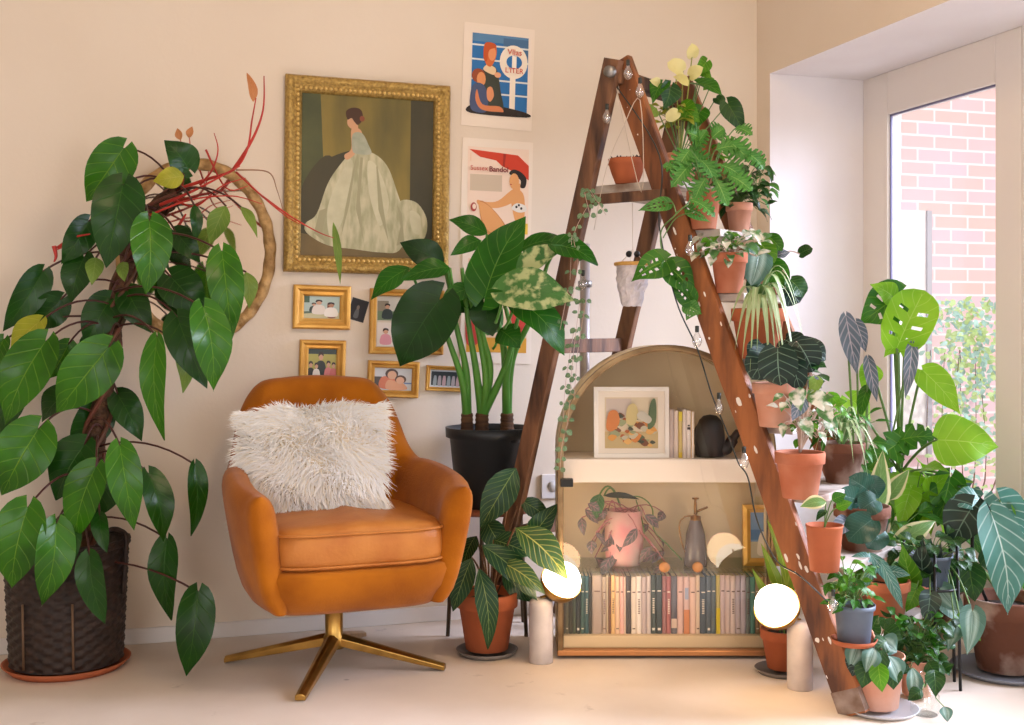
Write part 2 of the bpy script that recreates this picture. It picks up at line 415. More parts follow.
# ---------------------------------------------------------------- light
w = bpy.data.worlds.new('sky'); SC.world = w; w.use_nodes = True
bg = w.node_tree.nodes['Background']; bg.inputs[0].default_value = (.90, .93, 1.0, 1); bg.inputs[1].default_value = 1.1
def area(name, loc, target, sx, sy, power, col, shape='RECTANGLE', spread=math.pi):
    l = bpy.data.lights.new(name, 'AREA'); l.shape = shape; l.size = sx; l.size_y = sy; l.energy = power; l.color = col; l.spread = spread
    o = bpy.data.objects.new(name, l); COL.objects.link(o); o.location = loc
    o.rotation_euler = (V(target)-V(loc)).to_track_quat('-Z', 'Y').to_euler()
    return o
s = bpy.data.lights.new('sun', 'SUN'); s.energy = 2.6; s.color = (1, .95, .9); s.angle = .02
so = bpy.data.objects.new('sun', s); COL.objects.link(so); so.rotation_euler = V((-.25, 1, -1.5)).to_track_quat('-Z', 'Y').to_euler()
# daylight through the glazed doors beside the camera
area('daylight_doors', (6.4, 1.7, 2.9), (1.2, 2.5, .2), 3.0, 2.4, 260, (.76, .79, 1.0), spread=math.radians(80))
area('daylight_sky', (XW+1.2, .6, 2.5), (1.0, 2.2, 0), 2.2, 2.2, 24, (.84, .87, 1.0), spread=math.radians(110))
area('frontal_fill_left', (-1.55, YN-.15, 1.45), (-.2, 4, 1.1), 1.6, 1.7, 38, (1, .97, .96))  # soft frontal fill added at an unseen opening behind the camera
area('frontal_fill_right', (1.8, YN-.15, 1.3), (1.2, 4, 1.0), 1.3, 2.0, 34, (1, .97, .96))  # second added fill, at the unseen doorway behind the camera
# added warm area light without a fitting, warms the right wall
area('warm_fill', (1.1, 1.9, 2.5), (1.4, 3.2, 0), .45, .45, 13, (1, .70, .42))
# ---------------------------------------------------------------- pictures on the back wall
gold = mat('gilt', srgb(196, 164, 92), .4, .5, var=srgb(134, 104, 54), vscale=110, bump=.6, bscale=120, vmin=.35, vmax=.75)
gold2 = mat('warm_gold_frame', srgb(224, 176, 92), .42, .5, var=srgb(200, 148, 70), vscale=14, bump=.1)
paper = mat('white_paper', srgb(240, 226, 210), .8)
def flat(name, c, r=.7): return mat(name, srgb(*c), r)
class Rect:
    """a picture's rectangle on the wall plane y = Y from its four corner pixels"""
    def __init__(s, tl, tr, br, bl, Y):
        p = [PW(*q, Y) for q in (tl, tr, br, bl)]
        s.w = ((p[1]-p[0]).length+(p[2]-p[3]).length)/2; s.h = ((p[0]-p[3]).length+(p[1]-p[2]).length)/2
        d = (p[1]-p[0]).normalized()+(p[2]-p[3]).normalized(); d.y = 0; s.u = d.normalized(); s.v = V((-s.u.z, 0, s.u.x))
        s.c = (p[0]+p[1]+p[2]+p[3])/4; s.n = V((0, -1, 0))
    def pt(s, u, v, d=0): return s.c+s.u*((u-.5)*s.w)+s.v*((v-.5)*s.h)+s.n*d
def sweep_frame(mb, R, prof, mi=0, orn=0, seg=1):
    """mitred frame; prof list of (inset, depth)"""
    rows = []
    per = [(0, 0), (1, 0), (1, 1), (0, 1)]
    path = []
    for k in range(4):
        a, b = per[k], per[(k+1) % 4]
        for i in range(seg): t = i/seg; path.append((a[0]+(b[0]-a[0])*t, a[1]+(b[1]-a[1])*t, k, t))
    L = len(path); grid = []
    for (ins, dep) in prof:
        row = []
        for (u, v, k, t) in path:
            x = (u-.5)*(R.w-2*ins); y = (v-.5)*(R.h-2*ins)
            d = dep
            if orn and seg > 1:
                ln = R.w if k % 2 == 0 else R.h
                d += orn*math.sin(t*ln/.012)*(1 if dep > .012 else 0)*(math.sin(ins*420)*.6+.4)
            row.append(R.c+R.u*x+R.v*y+R.n*d)
        grid.append(row)
    mb.grid(grid, mi, close_u=True, smooth=bool(orn))
def art(root, R, layers, name='picture', inset=0, depth=.004, rough=.6, extra=()):
    """flat printed or painted image: stacked coloured shapes in the picture's own coordinates"""
    mats = []; mb = MB(); mb.nonormal = True
    w, h = R.w-2*inset, R.h-2*inset
    for i, (c, pts) in enumerate(layers):
        nm = 'print_%d_%d_%d' % c if isinstance(c, tuple) else c
        m = mat(nm, srgb(*c), rough) if isinstance(c, tuple) else MATS[c]
        if m not in mats: mats.append(m)
        q = [R.c+R.u*((u-.5)*w)+R.v*((v-.5)*h)+R.n*(depth+i*.00012) for u, v in pts]
        mb.add(q, [list(range(len(q)))], mats.index(m), smooth=False)
    return mb.build(name, mats, root)
def bx(u0, v0, u1, v1): return [(u0, v0), (u1, v0), (u1, v1), (u0, v1)]
def blob(pts, n=5): return [(p[0], p[1]) for p in spline([(a, b, 0) for a, b in pts], n, True)]
def ell(cx, cy, rx, ry, n=20): return [(cx+rx*math.cos(2*math.pi*i/n), cy+ry*math.sin(2*math.pi*i/n)) for i in range(n)]
def fig(x, y, s, body, hair=(50, 35, 30), skin=(205, 160, 130)):
    return [(body, blob([(x-s*.5, y), (x-s*.45, y+s*.9), (x, y+s*1.15), (x+s*.45, y+s*.9), (x+s*.5, y)])), (skin, ell(x, y+s*1.45, s*.24, s*.3)), (hair, blob([(x-s*.27, y+s*1.45), (x-s*.22, y+s*1.75), (x, y+s*1.82), (x+s*.24, y+s*1.72), (x+s*.25, y+s*1.5), (x, y+s*1.62)]))]

# large gilt frame with the painted lady
R = Rect((285, 74), (448.6, 88), (447.5, 275), (283, 272.5), WY-.001)
root = empty('framed_painting', R.pt(.5, 0), 'large ornate gilt framed painting of a woman in a pale ball gown', 'painting')
mb = MB(); sweep_frame(mb, R, [(0, 0), (0, .02), (.006, .032), (.016, .036), (.026, .030), (.032, .022), (.040, .024), (.050, .018), (.056, .010), (.056, .002)], orn=.0035, seg=150)
mb.build('frame', gold, root)
mb = MB(); 
for k in range(4):
    ln = R.w if k % 2 == 0 else R.h; n = int((ln-.07)/.0165)
    for i in range(n):
        t = (i+.5)/n
        for ins, r in ((.041, .0062),):
            a = [(0, 0), (1, 0), (1, 1), (0, 1)][k]; b = [(1, 0), (1, 1), (0, 1), (0, 0)][k]
            u, v = a[0]+(b[0]-a[0])*t, a[1]+(b[1]-a[1])*t
            mb.ball(R.c+R.u*((u-.5)*(R.w-2*ins))+R.v*((v-.5)*(R.h-2*ins))+R.n*.024, r, 0, 6, 4)
tag(mb.build('beading', mat('bright_gilt_beads', srgb(236, 204, 130), .3, .8), root), kind='stuff')
mat('oil_ground', srgb(146, 126, 56), .55, var=srgb(72, 72, 38), vscale=5, stretch=(1, 1, .25), vmin=.35, vmax=.65)
mat('oil_dark_panel', srgb(70, 64, 40), .55, var=srgb(48, 50, 34), vscale=6, stretch=(1, 1, .3))
mat('oil_left', srgb(84, 88, 50), .55, var=srgb(58, 66, 40), vscale=6)
mat('oil_floor', srgb(120, 100, 62), .55, var=srgb(90, 80, 50), vscale=8)
mat('oil_gown', srgb(196, 190, 156), .5, var=srgb(160, 158, 122), vscale=16, stretch=(2.5, 1, .7), vmin=.4, vmax=.62)
mat('oil_gown_shadow', srgb(158, 154, 120), .5)
mat('oil_gown_light', srgb(202, 198, 166), .5, var=srgb(184, 180, 146), vscale=20)
mat('oil_bodice', srgb(150, 158, 136), .5, var=srgb(178, 178, 156), vscale=30)
art(root, R, [
 ('oil_ground', bx(0, 0, 1, 1)), ('oil_left', [(0, 0), (.2, 0), (.14, 1), (0, 1)]), ('oil_dark_panel', bx(.82, .0, 1, 1)), ('oil_dark_panel', blob([(.0, .1), (.24, .12), (.3, .5), (.18, .62), (0, .4)])),
 ('oil_floor', [(0, 0), (1, 0), (1, .13), (.5, .08), (0, .14)]),
 ('oil_dark_panel', blob([(.2, .60), (.38, .66), (.40, .6), (.34, .5), (.22, .54)])),
 ('oil_gown', blob([(.72, .34), (.86, .36), (.95, .26), (.94, .14), (.84, .08), (.7, .1)])),
 ('oil_gown', blob([(.38, .645), (.52, .655), (.64, .58), (.72, .42), (.80, .2), (.74, .05), (.6, .035), (.4, .05), (.2, .07), (.05, .14), (.04, .2), (.12, .26), (.2, .45), (.3, .58)])),
 ('oil_gown_light', blob([(.30, .52), (.38, .6), (.36, .4), (.30, .2), (.22, .12), (.2, .3)])), ('oil_gown_light', blob([(.5, .6), (.58, .55), (.66, .35), (.6, .2), (.54, .3), (.5, .45)])),
 ('oil_gown_light', blob([(.82, .3), (.9, .27), (.9, .16), (.84, .18)])),
 ('oil_gown_shadow', [(.44, .62), (.46, .62), (.44, .35), (.47, .1), (.41, .3)]), ('oil_gown_shadow', [(.40, .6), (.41, .6), (.36, .32), (.3, .12), (.33, .3)]), ('oil_gown_shadow', [(.56, .57), (.57, .57), (.62, .3), (.66, .1), (.58, .3)]),
 ('oil_gown_shadow', [(.14, .28), (.2, .3), (.16, .14), (.2, .08), (.1, .14)]), ('oil_gown_shadow', [(.72, .34), (.76, .28), (.78, .1), (.72, .08), (.75, .2)]),
 ((206, 158, 120), blob([(.37, .79), (.44, .79), (.45, .72), (.40, .64), (.34, .60), (.32, .63), (.37, .67)])),
 ('oil_bodice', blob([(.38, .76), (.45, .77), (.5, .7), (.52, .645), (.42, .64), (.38, .66)])),
 ((206, 158, 120), blob([(.35, .87), (.40, .88), (.42, .8), (.38, .79), (.34, .82)])),
 ((70, 44, 28), blob([(.34, .85), (.33, .9), (.38, .925), (.44, .915), (.455, .86), (.42, .82), (.39, .84), (.37, .86)])),
 ((130, 70, 44), ell(.45, .86, .02, .018, 10)),
], inset=.054, depth=.006)

def simple_frame(name, label, cornerpx, wdt, m, layers, depth=.018, matw=0, group=None, bot=None):
    R = Rect(*cornerpx, WY-.001)
    root = empty(name, R.pt(.5, 0), label, 'picture frame', group)
    mb = MB(); sweep_frame(mb, R, [(0, 0), (0, depth*.8), (wdt*.15, depth), (wdt*.35, depth*.95), (wdt*.6, depth*.55), (wdt*.85, depth*.7), (wdt, depth*.5), (wdt, .001)])
    mb.build('frame', m, root)
    art(root, R, layers, name='photo', inset=wdt*.98+matw, depth=.004, rough=.35)
    if matw:
        mb = MB(); sweep_frame(mb, R, [(wdt*.95, .003), (wdt*.95+matw, .003)]); mb.build('inner_liner', gold, root)
    return root, R
simple_frame('photo_frame', 'wide gold photo frame below the painting with a pale blue outdoor snapshot', ((293, 284.5), (350, 286.5), (350, 330), (292.5, 328.5)), .036, gold2,
 [((176, 196, 190), bx(0, 0, 1, 1)), ((196, 190, 150), bx(0, 0, 1, .28)), ((60, 90, 70), bx(0, .7, .16, 1)), ((90, 110, 90), [(0, .3), (.45, .35), (.5, .28), (0, .2)])]
 + fig(.28, .3, .22, (50, 60, 50)) + fig(.42, .22, .34, (225, 215, 205)) + [((120, 60, 44), blob([(.66, .3), (.66, .7), (.78, .6), (.9, .1), (.68, .05)]))] + fig(.76, .12, .34, (235, 228, 220), skin=(170, 120, 90)))
simple_frame('photo_frame', 'upright gold photo frame above the armchair back with a family group', ((299, 339.5), (344.5, 340.5), (345, 396), (298.5, 395)), .03, gold2,
 [((176, 170, 86), bx(0, 0, 1, 1)), ((44, 60, 56), bx(0, .86, 1, 1)), ((60, 50, 44), bx(0, 0, 1, .28))]
 + fig(.45, .3, .34, (36, 44, 40)) + fig(.1, .2, .26, (40, 36, 36)) + fig(.3, .2, .24, (226, 220, 212)) + fig(.72, .22, .26, (214, 130, 130)) + fig(.9, .22, .24, (205, 110, 110)))
simple_frame('photo_frame', 'tall gold frame half hidden behind the dark leaf with two stacked photos', ((369, 288), (443, 291), (443, 354.5), (369, 354)), .024, gold2,
 [((214, 200, 180), bx(0, 0, 1, 1)), ((210, 205, 190), bx(.02, .52, .98, .98)), ((120, 140, 110), bx(.02, .52, .5, .7)), ((150, 140, 120), bx(.02, .7, .2, .9)), ((226, 216, 206), bx(.02, .02, .98, .48))] + fig(.18, .56, .16, (60, 70, 70)) + fig(.16, .06, .17, (215, 150, 160)) + fig(.8, .1, .14, (90, 90, 100)))
simple_frame('photo_frame', 'gold photo frame under the dark leaf with two faces close together', ((367, 360), (418.5, 362), (418, 398), (367, 396.5)), .024, gold2,
 [((205, 205, 205), bx(0, 0, 1, 1)), ((70, 60, 56), bx(0, .1, .2, .6)), ((214, 120, 84), blob([(.16, .1), (.18, .55), (.4, .62), (.6, .45), (.66, .1)])), ((224, 160, 120), blob([(.34, .05), (.36, .45), (.6, .4), (.8, .3), (.86, .05)])),
  ((70, 44, 34), ell(.46, .74, .17, .22)), ((220, 168, 134), ell(.47, .68, .12, .19)), ((90, 60, 44), ell(.7, .5, .15, .19)), ((224, 170, 136), ell(.69, .45, .11, .16)), ((110, 130, 170), bx(.8, .3, 1, .36))])
simple_frame('photo_frame', 'small gold frame beside the green stalks with a black and white photo', ((426, 365), (466, 367), (466, 392), (425.5, 390.5)), .014, gold2,
 [((200, 205, 205), bx(0, 0, 1, 1)), ((50, 56, 58), bx(.04, .1, 1, .9))] + [((150+20*(i % 3), 160, 160), blob([(.1+i*.14, .12), (.12+i*.14, .6), (.16+i*.14, .66), (.2+i*.14, .6), (.2+i*.14, .12)])) for i in range(6)], depth=.012)
# dark instant photo pinned at a tilt
R = Rect((350.5, 296), (369, 302.5), (363, 323), (349.5, 318.5), WY-.002); R.u = V((.96, 0, -.28)).normalized(); R.v = V((.28, 0, .96)).normalized()
root = empty('instant_photo', R.pt(.5, 0), 'small dark tilted snapshot pinned between the gold frames', 'photo')
mb = MB(); mb.box(R.c, R.u*R.w/2, R.n*.0008, R.v*R.h/2); mb.build('print_card', mat('black_card', (.02, .02, .025), .4), root)
art(root, R, [((36, 36, 44), bx(.02, .02, .98, .98)), ((92, 96, 100), blob([(.3, .1), (.35, .5), (.5, .6), (.6, .4), (.6, .1)])), ((120, 110, 104), ell(.46, .62, .1, .12))], inset=.004, depth=.0012)
# posters
def poster(label, corners, layers, inset):
    R = Rect(*corners, WY-.001)
    root = empty('art_print', R.pt(.5, 0), label, 'poster', 'unframed prints pinned to the wall')
    mb = MB(); mb.box(R.c+R.n*.001, R.u*R.w/2, R.n*.001, R.v*R.h/2); mb.build('paper_sheet', paper, root)
    return root, R
root, R = poster('top art print with blue ground, two figures and a white ring on a post', ((463, 21), (533.5, 30.5), (532.5, 131), (462, 125.5)), None, 0)
R2 = Rect((471.8, 32), (527.7, 39), (527.2, 117.5), (471, 113.5), WY-.001)
blue = (36, 112, 178)
L_ = [(blue, bx(0, 0, 1, 1)), ((86, 134, 176), bx(0, .9, 1, 1)), ((70, 110, 150), bx(.55, .72, 1, .97))]
for y in (.845, .665, .42, .25): L_.append(((220, 226, 226), [(0, y), (1, y), (1, y+.022), (0, y+.022)]))
L_ += [((244, 232, 214), bx(.68, .04, .78, .6)), ((244, 232, 214), ell(.74, .68, .25, .21, 28)), (blue, ell(.75, .68, .14, .085, 20)), ((244, 240, 228), bx(.71, .6, .79, .76)),
 ((40, 30, 26), blob([(0, 0), (0, .1), (.4, .12), (.98, .06), (.98, .0)])),
 ((56, 62, 52), blob([(.16, .1), (.2, .55), (.34, .62), (.45, .55), (.52, .3), (.56, .05)])), ((232, 205, 165), blob([(.2, .56), (.28, .62), (.42, .58), (.40, .5), (.28, .52)])),
 ((214, 108, 52), blob([(.22, .7), (.2, .82), (.3, .88), (.42, .84), (.42, .72), (.34, .6), (.25, .62)])), ((232, 150, 100), ell(.35, .76, .07, .09, 12)), ((196, 84, 30), blob([(.2, .7), (.22, .88), (.38, .89), (.42, .84), (.3, .8), (.26, .66)])),
 ((232, 170, 130), ell(.46, .5, .06, .035, 12)),
 ((150, 70, 36), ell(.12, .47, .12, .09, 14)), ((226, 150, 96), ell(.17, .43, .08, .09, 12)), ((70, 84, 120), blob([(0, .05), (0, .3), (.1, .38), (.24, .34), (.3, .15), (.25, .02)])),
 ((214, 130, 84), blob([(.1, .3), (.2, .12), (.5, .11), (.58, .05), (.5, .04), (.2, .05), (.08, .16)])), ((224, 150, 104), blob([(.28, .2), (.28, .32), (.36, .34), (.4, .24), (.34, .16)]))]
art(root, R2, L_, depth=.0025)
red = mat('red_ink', srgb(206, 66, 36), .6)
text_mesh('Vllas', R2.w*.14, R2.pt(.75, .80, .0062), R2.u, R2.v, red, 'lettering', root)
text_mesh("L'ITER", R2.w*.125, R2.pt(.75, .57, .0062), R2.u, R2.v, red, 'lettering', root)
text_mesh('illi', R2.w*.1, R2.pt(.86, .02, .0062), R2.u, R2.v, mat('black_ink', (.03, .03, .03), .6), 'signature', root)
root, R = poster('middle art print of a seated woman beneath a red parasol', ((461.5, 137), (532, 143), (531.5, 244), (461, 241)), None, 0)
R2 = Rect((467.5, 146), (528.5, 150), (528, 240), (467, 238), WY-.001)
skin = (226, 164, 104)
L_ = [((240, 216, 196), bx(0, 0, 1, 1)), ((206, 188, 164), bx(.04, .52, .56, .70)),
 ((206, 62, 34), [(.02, .97), (.82, .93), (1, .82), (1, .66), (.9, .7), (.7, .76), (.56, .8), (.46, .86), (.2, .89)]), ((160, 40, 24), [(.58, .94), (.62, .94), (.6, .79), (.57, .8)]), ((236, 200, 170), bx(.04, .84, .055, .93)),
 (skin, blob([(.72, .38), (.7, .5), (.78, .56), (.9, .52), (.94, .4), (.92, .2), (.8, .18)])), (skin, blob([(.76, .56), (.5, .42), (.3, .40), (.16, .42), (.2, .36), (.5, .34), (.8, .44)])),
 ((206, 140, 84), blob([(.2, .4), (.36, .36), (.6, .18), (.7, .02), (.4, .02), (.24, .16)])), (skin, blob([(.18, .38), (.34, .36), (.56, .2), (.64, .04), (.5, .04), (.3, .12)])),
 ((36, 26, 22), blob([(.68, .72), (.74, .77), (.86, .75), (.96, .68), (.94, .58), (.86, .58), (.86, .66)])), (skin, ell(.76, .64, .08, .09, 14)), (skin, bx(.76, .52, .86, .62)), ((180, 70, 60), bx(.69, .6, .72, .61)),
 ((232, 228, 220), blob([(.72, .34), (.8, .4), (.94, .38), (.96, .32), (.84, .3)])), ((40, 36, 36), ell(.8, .36, .02, .015, 8)), ((40, 36, 36), ell(.88, .345, .02, .015, 8)), ((40, 36, 36), ell(.84, .38, .018, .014, 8)),
 ((170, 70, 60), ell(.1, .34, .05, .05, 14)), ((240, 216, 196), ell(.11, .345, .03, .03, 12)), ((232, 196, 70), bx(.93, .06, .99, .18))]
art(root, R2, L_, depth=.0025)
text_mesh('Sussex', R2.w*.105, R2.pt(.18, .765, .0065), R2.u, R2.v, mat('pale_red_ink', srgb(205, 96, 84), .6), 'lettering', root)
text_mesh('Bandol', R2.w*.115, R2.pt(.5, .76, .0065), R2.u, R2.v, mat('dark_red_ink', srgb(130, 40, 40), .6), 'lettering', root, bold=True)
root, R = poster('lowest art print mostly hidden behind the big alocasia leaves', ((461, 250), (532, 254), (532, 364), (461, 363)), None, 0)
R2 = Rect((467, 258), (527, 261), (527, 353), (467, 352), WY-.001)
art(root, R2, [((236, 206, 176), bx(0, 0, 1, 1)), ((222, 160, 50), bx(0, 0, 1, .16)), ((214, 170, 60), bx(.6, .8, .98, .98)), ((226, 110, 40), bx(.62, .86, .9, .92)), ((190, 54, 40), blob([(.72, .1), (.72, .5), (.9, .6), (.98, .3), (.9, .1)])), ((190, 54, 40), blob([(0, .1), (0, .5), (.16, .5), (.3, .3), (.2, .1)])), ((60, 110, 60), bx(.78, .55, .92, .82)), ((70, 120, 60), blob([(.3, .2), (.35, .6), (.5, .7), (.6, .3)]))], depth=.0025)

# round gilt mirror behind the climbing plant
mc = PW(197, 251, WY-.012); MRX = .262; MRZ = .305
MRX = (PW(276, 251)-PW(197, 251)).length; MRZ = (PW(197, 158)-PW(197, 251)).length
root = empty('round_mirror', mc-V((0, 0, MRZ)), 'oval mirror in a carved gilt rim behind the climbing plant', 'mirror')
mb = MB(); rows = []
N = 220
for k in range(10):
    a = 2*math.pi*k/10; row = []
    for i in range(N):
        t = 2*math.pi*i/N; bump_ = 1+.16*math.sin(t*46)*max(0, math.sin(a))+.08*math.sin(t*23+k)
        rr = .019*bump_*math.cos(a); d = .012*bump_*math.sin(a)+.002
        row.append(mc+V(((MRX-.02+rr)*math.cos(t), -d, (MRZ-.02+rr)*math.sin(t))))
    rows.append(row)
mb.grid(rows, 0, close_u=True, close_v=True); mb.build('carved_rim', mat('aged_gilt', srgb(196, 160, 106), .5, .35, var=srgb(140, 106, 62), vscale=30, bump=.5, bscale=80), root)
mb = MB(); mb.add([mc+V((0, -.002, 0))]+[mc+V(((MRX-.026)*math.cos(2*math.pi*i/64), -.002, (MRZ-.026)*math.sin(2*math.pi*i/64))) for i in range(64)], [(0, 1+i, 1+(i+1) % 64) for i in range(64)], smooth=False)
mb.build('mirror_glass', mat('silvered_glass', (.86, .84, .82), .04, 1.0), root)
# ---------------------------------------------------------------- armchair
velvet = mat('amber_velvet', srgb(174, 101, 14), .85, var=srgb(142, 76, 8), vscale=7, sheen=.12, spec=.15, bump=.12, bscale=160)
leather = mat('tan_leather', srgb(190, 122, 56), .42, var=srgb(168, 98, 40), vscale=9, spec=.3, bump=.12, bscale=120)
brass = mat('brushed_brass', srgb(196, 156, 84), .3, .95, var=srgb(150, 116, 60), vscale=12)
AL = math.radians(21)
CH = PZ(334, 3.48, 0)
CF = FW*math.cos(AL)-RT*math.sin(AL); CR = RT*math.cos(AL)+FW*math.sin(AL)
CB = CH+RT*.012
def C3(x, y, z): return CB+CR*x+CF*y+UP*z
root = empty('armchair', CH, 'amber velvet swivel armchair with tan leather seat and brass cross base', 'armchair')
path = [(-.325, -.31, .565), (-.345, -.20, .58), (-.345, -.04, .595), (-.332, .08, .60), (-.312, .16, .605), (-.287, .22, .66), (-.258, .265, .775), (-.205, .30, .836), (-.11, .32, .85), (0, .328, .855), (.11, .32, .85), (.205, .30, .836), (.258, .265, .775), (.287, .22, .66), (.312, .16, .605), (.332, .08, .60), (.345, -.04, .595), (.345, -.20, .58), (.325, -.31, .565)]
pp = spline(path, 5)
def shell_scale(z): 
    t = max(0, min(1, (z-.235)/.33)); return .80+.20*t**.7
rows = []
for i, p in enumerate(pp):
    d = (pp[min(i+1, len(pp)-1)]-pp[max(i-1, 0)]); d.z = 0; d.normalize()
    inn = V((-d.y, d.x, 0))       # path runs left arm -> back -> right arm: inward is to the left of travel... fixed below
    c = V((0, -.02, 0))-V((p.x, p.y, 0))
    if inn.dot(c) < 0: inn = -inn
    th = .088 if abs(p.x) > .3 else .10
    H = p.z; bk = max(0, (H-.60)/.25)    # backness
    prof = [(.25, .238), (0, .26), (0, .36), (0, .46), (0, H-.10), (0, H-.045), (.12, H-.014), (.35, H), (.65, H), (.88, H-.016), (1, H-.05), (1, H-.11), (1, .46), (1, .34), (1, .26), (.75, .238)]
    row = []
    for (k, z) in prof:
        sc = shell_scale(z)
        q = V((p.x*sc, (p.y-.0)*(.86+.14*((sc-.80)/.2)), 0))+inn*(th*k)
        q.y += bk*.05*max(0, (z-.40))/.4
        q.x *= 1-.06*bk*max(0, (z-.6))/.25
        row.append(C3(q.x, q.y, z))
    rows.append(row)
mb = MB(); mb.grid(rows)
n = len(rows[0])
# rounded front caps of both arms
for rw, sg in ((rows[0], 1), (rows[-1], 1)):
    cen = [rw[k].lerp(rw[n-1-k], .5) for k in range(n)]
    r1 = [p.lerp(c, .10)-CF*.022 for p, c in zip(rw, cen)]; r2 = [p.lerp(c, .38)-CF*.040 for p, c in zip(rw, cen)]; r3 = [p.lerp(c, .75)-CF*.046 for p, c in zip(rw, cen)]
    mb.grid([rw, r1, r2, r3, [c-CF*.047 for c in cen]])
mb.build('shell', velvet, root, subsurf=1, weld=True)
# piped seam along outer arm
def srect(hx, hy, e, n=40):
    out = []
    for i in range(n):
        t = 2*math.pi*i/n; c, s_ = math.cos(t), math.sin(t)
        out.append((hx*math.copysign(abs(c)**e, c), hy*math.copysign(abs(s_)**e, s_)))
    return out
mb = MB(); rows = []
for z, sx, sy, yo in ((.218, .10, .10, 0), (.218, .22, .225, -.01), (.226, .245, .255, -.02), (.245, .262, .285, -.025), (.29, .276, .31, -.03), (.335, .284, .325, -.03), (.352, .28, .32, -.03), (.358, .27, .3, -.02), (.358, .1, .1, 0)):
    rows.append([C3(x, y+yo, z) for x, y in srect(sx, sy, .42, 48)])
mb.grid(rows, close_u=True); mb.build('seat_base', velvet, root)
mb = MB(); rows = []
for z, s_, in ((.352, .55), (.352, .93), (.362, .985), (.385, 1.0), (.42, 1.0), (.447, .985), (.462, .94), (.470, .82), (.478, .55), (.482, .25), (.483, .02)):
    rows.append([C3(x*s_, y*s_-.055, z+(.012*(1-abs(x)/.25)*(z > .44))) for x, y in srect(.252, .292, .36, 56)])
mb.grid(rows, close_u=True); sc_ = mb.build('seat_cushion', leather, root)
mb = MB()
for z in (.366, .452):
    q = [C3(x*.985, y*.985-.055, z) for x, y in srect(.256, .296, .36, 56)]; mb.tube(q+[q[0]], .0038, 6, cap=False)
mb.build('piping', leather, sc_)
mb = MB(); mb.lathe(CH, [(.001, .235), (.05, .235), (.05, .222), (.028, .215), (.026, .10), (.034, .09), (.034, .058), (.001, .058)], 24); mb.build('swivel_column', brass, root)
for k in range(4):
    a = math.radians(90*k-7); d = RT*math.cos(a)+FW*math.sin(a); s_ = d.cross(UP); L_ = .335
    mb = MB(); rows = []
    for t in (0.05, .25, .5, .75, .95, 1):
        z = .088*(1-t)+.012*t; hw = .022-.007*t; hh = .018-.009*t; c = CH+d*(L_*t)+UP*z
        rows.append([c+s_*hw-UP*hh, c+s_*hw+UP*hh*.4, c+s_*hw*.3+UP*hh, c-s_*hw*.3+UP*hh, c-s_*hw+UP*hh*.4, c-s_*hw-UP*hh])
    mb.grid(rows, close_u=True, smooth=False); o = len(mb.v)-6; mb.f.append([o+i for i in range(6)]); mb.m.append(0); mb.sm.append(False)
    mb.build('leg', brass, root, bevel=.002)
# ---------------------------------------------------------------- fur cushion leaning on the back
fc = P(313, 463, 3.47); a1 = (P(386, 459, 3.47)-P(238, 467, 3.47)).normalized(); a2 = V((0, 0, 1)); a2 = (a2+FW*.28)-a1*(a2+FW*.28).dot(a1); a2.normalize(); a3 = a1.cross(a2)
if a3.dot(FW) > 0: a3 = -a3
root = empty('fur_cushion', fc-a2*.17, 'shaggy cream white fur cushion leaning in the amber armchair', 'cushion')
HX, HY, HD = .205, .160, .055
def cus(u, v, side=1):
    k = (max(0, 1-abs(u)**3)*max(0, 1-abs(v)**3))**.5
    return fc+a1*(HX*u*(1-.05*(1-abs(v))*0))+a2*(HY*v)+a3*(HD*k*side)
mb = MB()
for sd in (1, -1): mb.grid([[cus(-1+2*i/14, -1+2*j/14, sd) for i in range(15)] for j in range(15)])
mb.build('cushion_body', mat('cream_hide', srgb(238, 224, 200), .9), root, weld=True)
mb = MB(); mb.nonormal = True; rr = random.Random(3)
for i in range(8500):
    u, v = rr.uniform(-1, 1), rr.uniform(-1, 1)
    if rr.random() < .22:
        if rr.random() < .5: u = math.copysign(rr.uniform(.93, 1), u)
        else: v = math.copysign(rr.uniform(.93, 1), v)
    p = cus(u, v); e = 1.2*math.sin(u*4+v*3)*.3
    d = a1*(u*.8+.35*math.sin(v*7+u*2)+rr.uniform(-.35, .35))+a2*(v*.55-.25+.3*math.sin(u*8+v*5)+rr.uniform(-.3, .3))+a3*rr.uniform(.25, .6)
    d.normalize(); ln = rr.uniform(.03, .058); w_ = rr.uniform(.0008, .0017)*1.2; s_ = d.cross(a3+a1*.3).normalized()*w_
    curl = (a2*-.5+a1*rr.uniform(-.5, .5))*ln*.35
    q1 = p+d*ln*.5; q2 = p+d*ln+curl
    mb.add([p-s_, p+s_, q1+s_*.8, q1-s_*.8, q2], [(0, 1, 2, 3), (3, 2, 4)], 0 if rr.random() < .8 else 1)
tag(mb.build('fur', [mat('cream_fur', (1, .99, .97), .6, sheen=.5), mat('cream_fur_shade', srgb(250, 242, 226), .7)], root), kind='stuff')

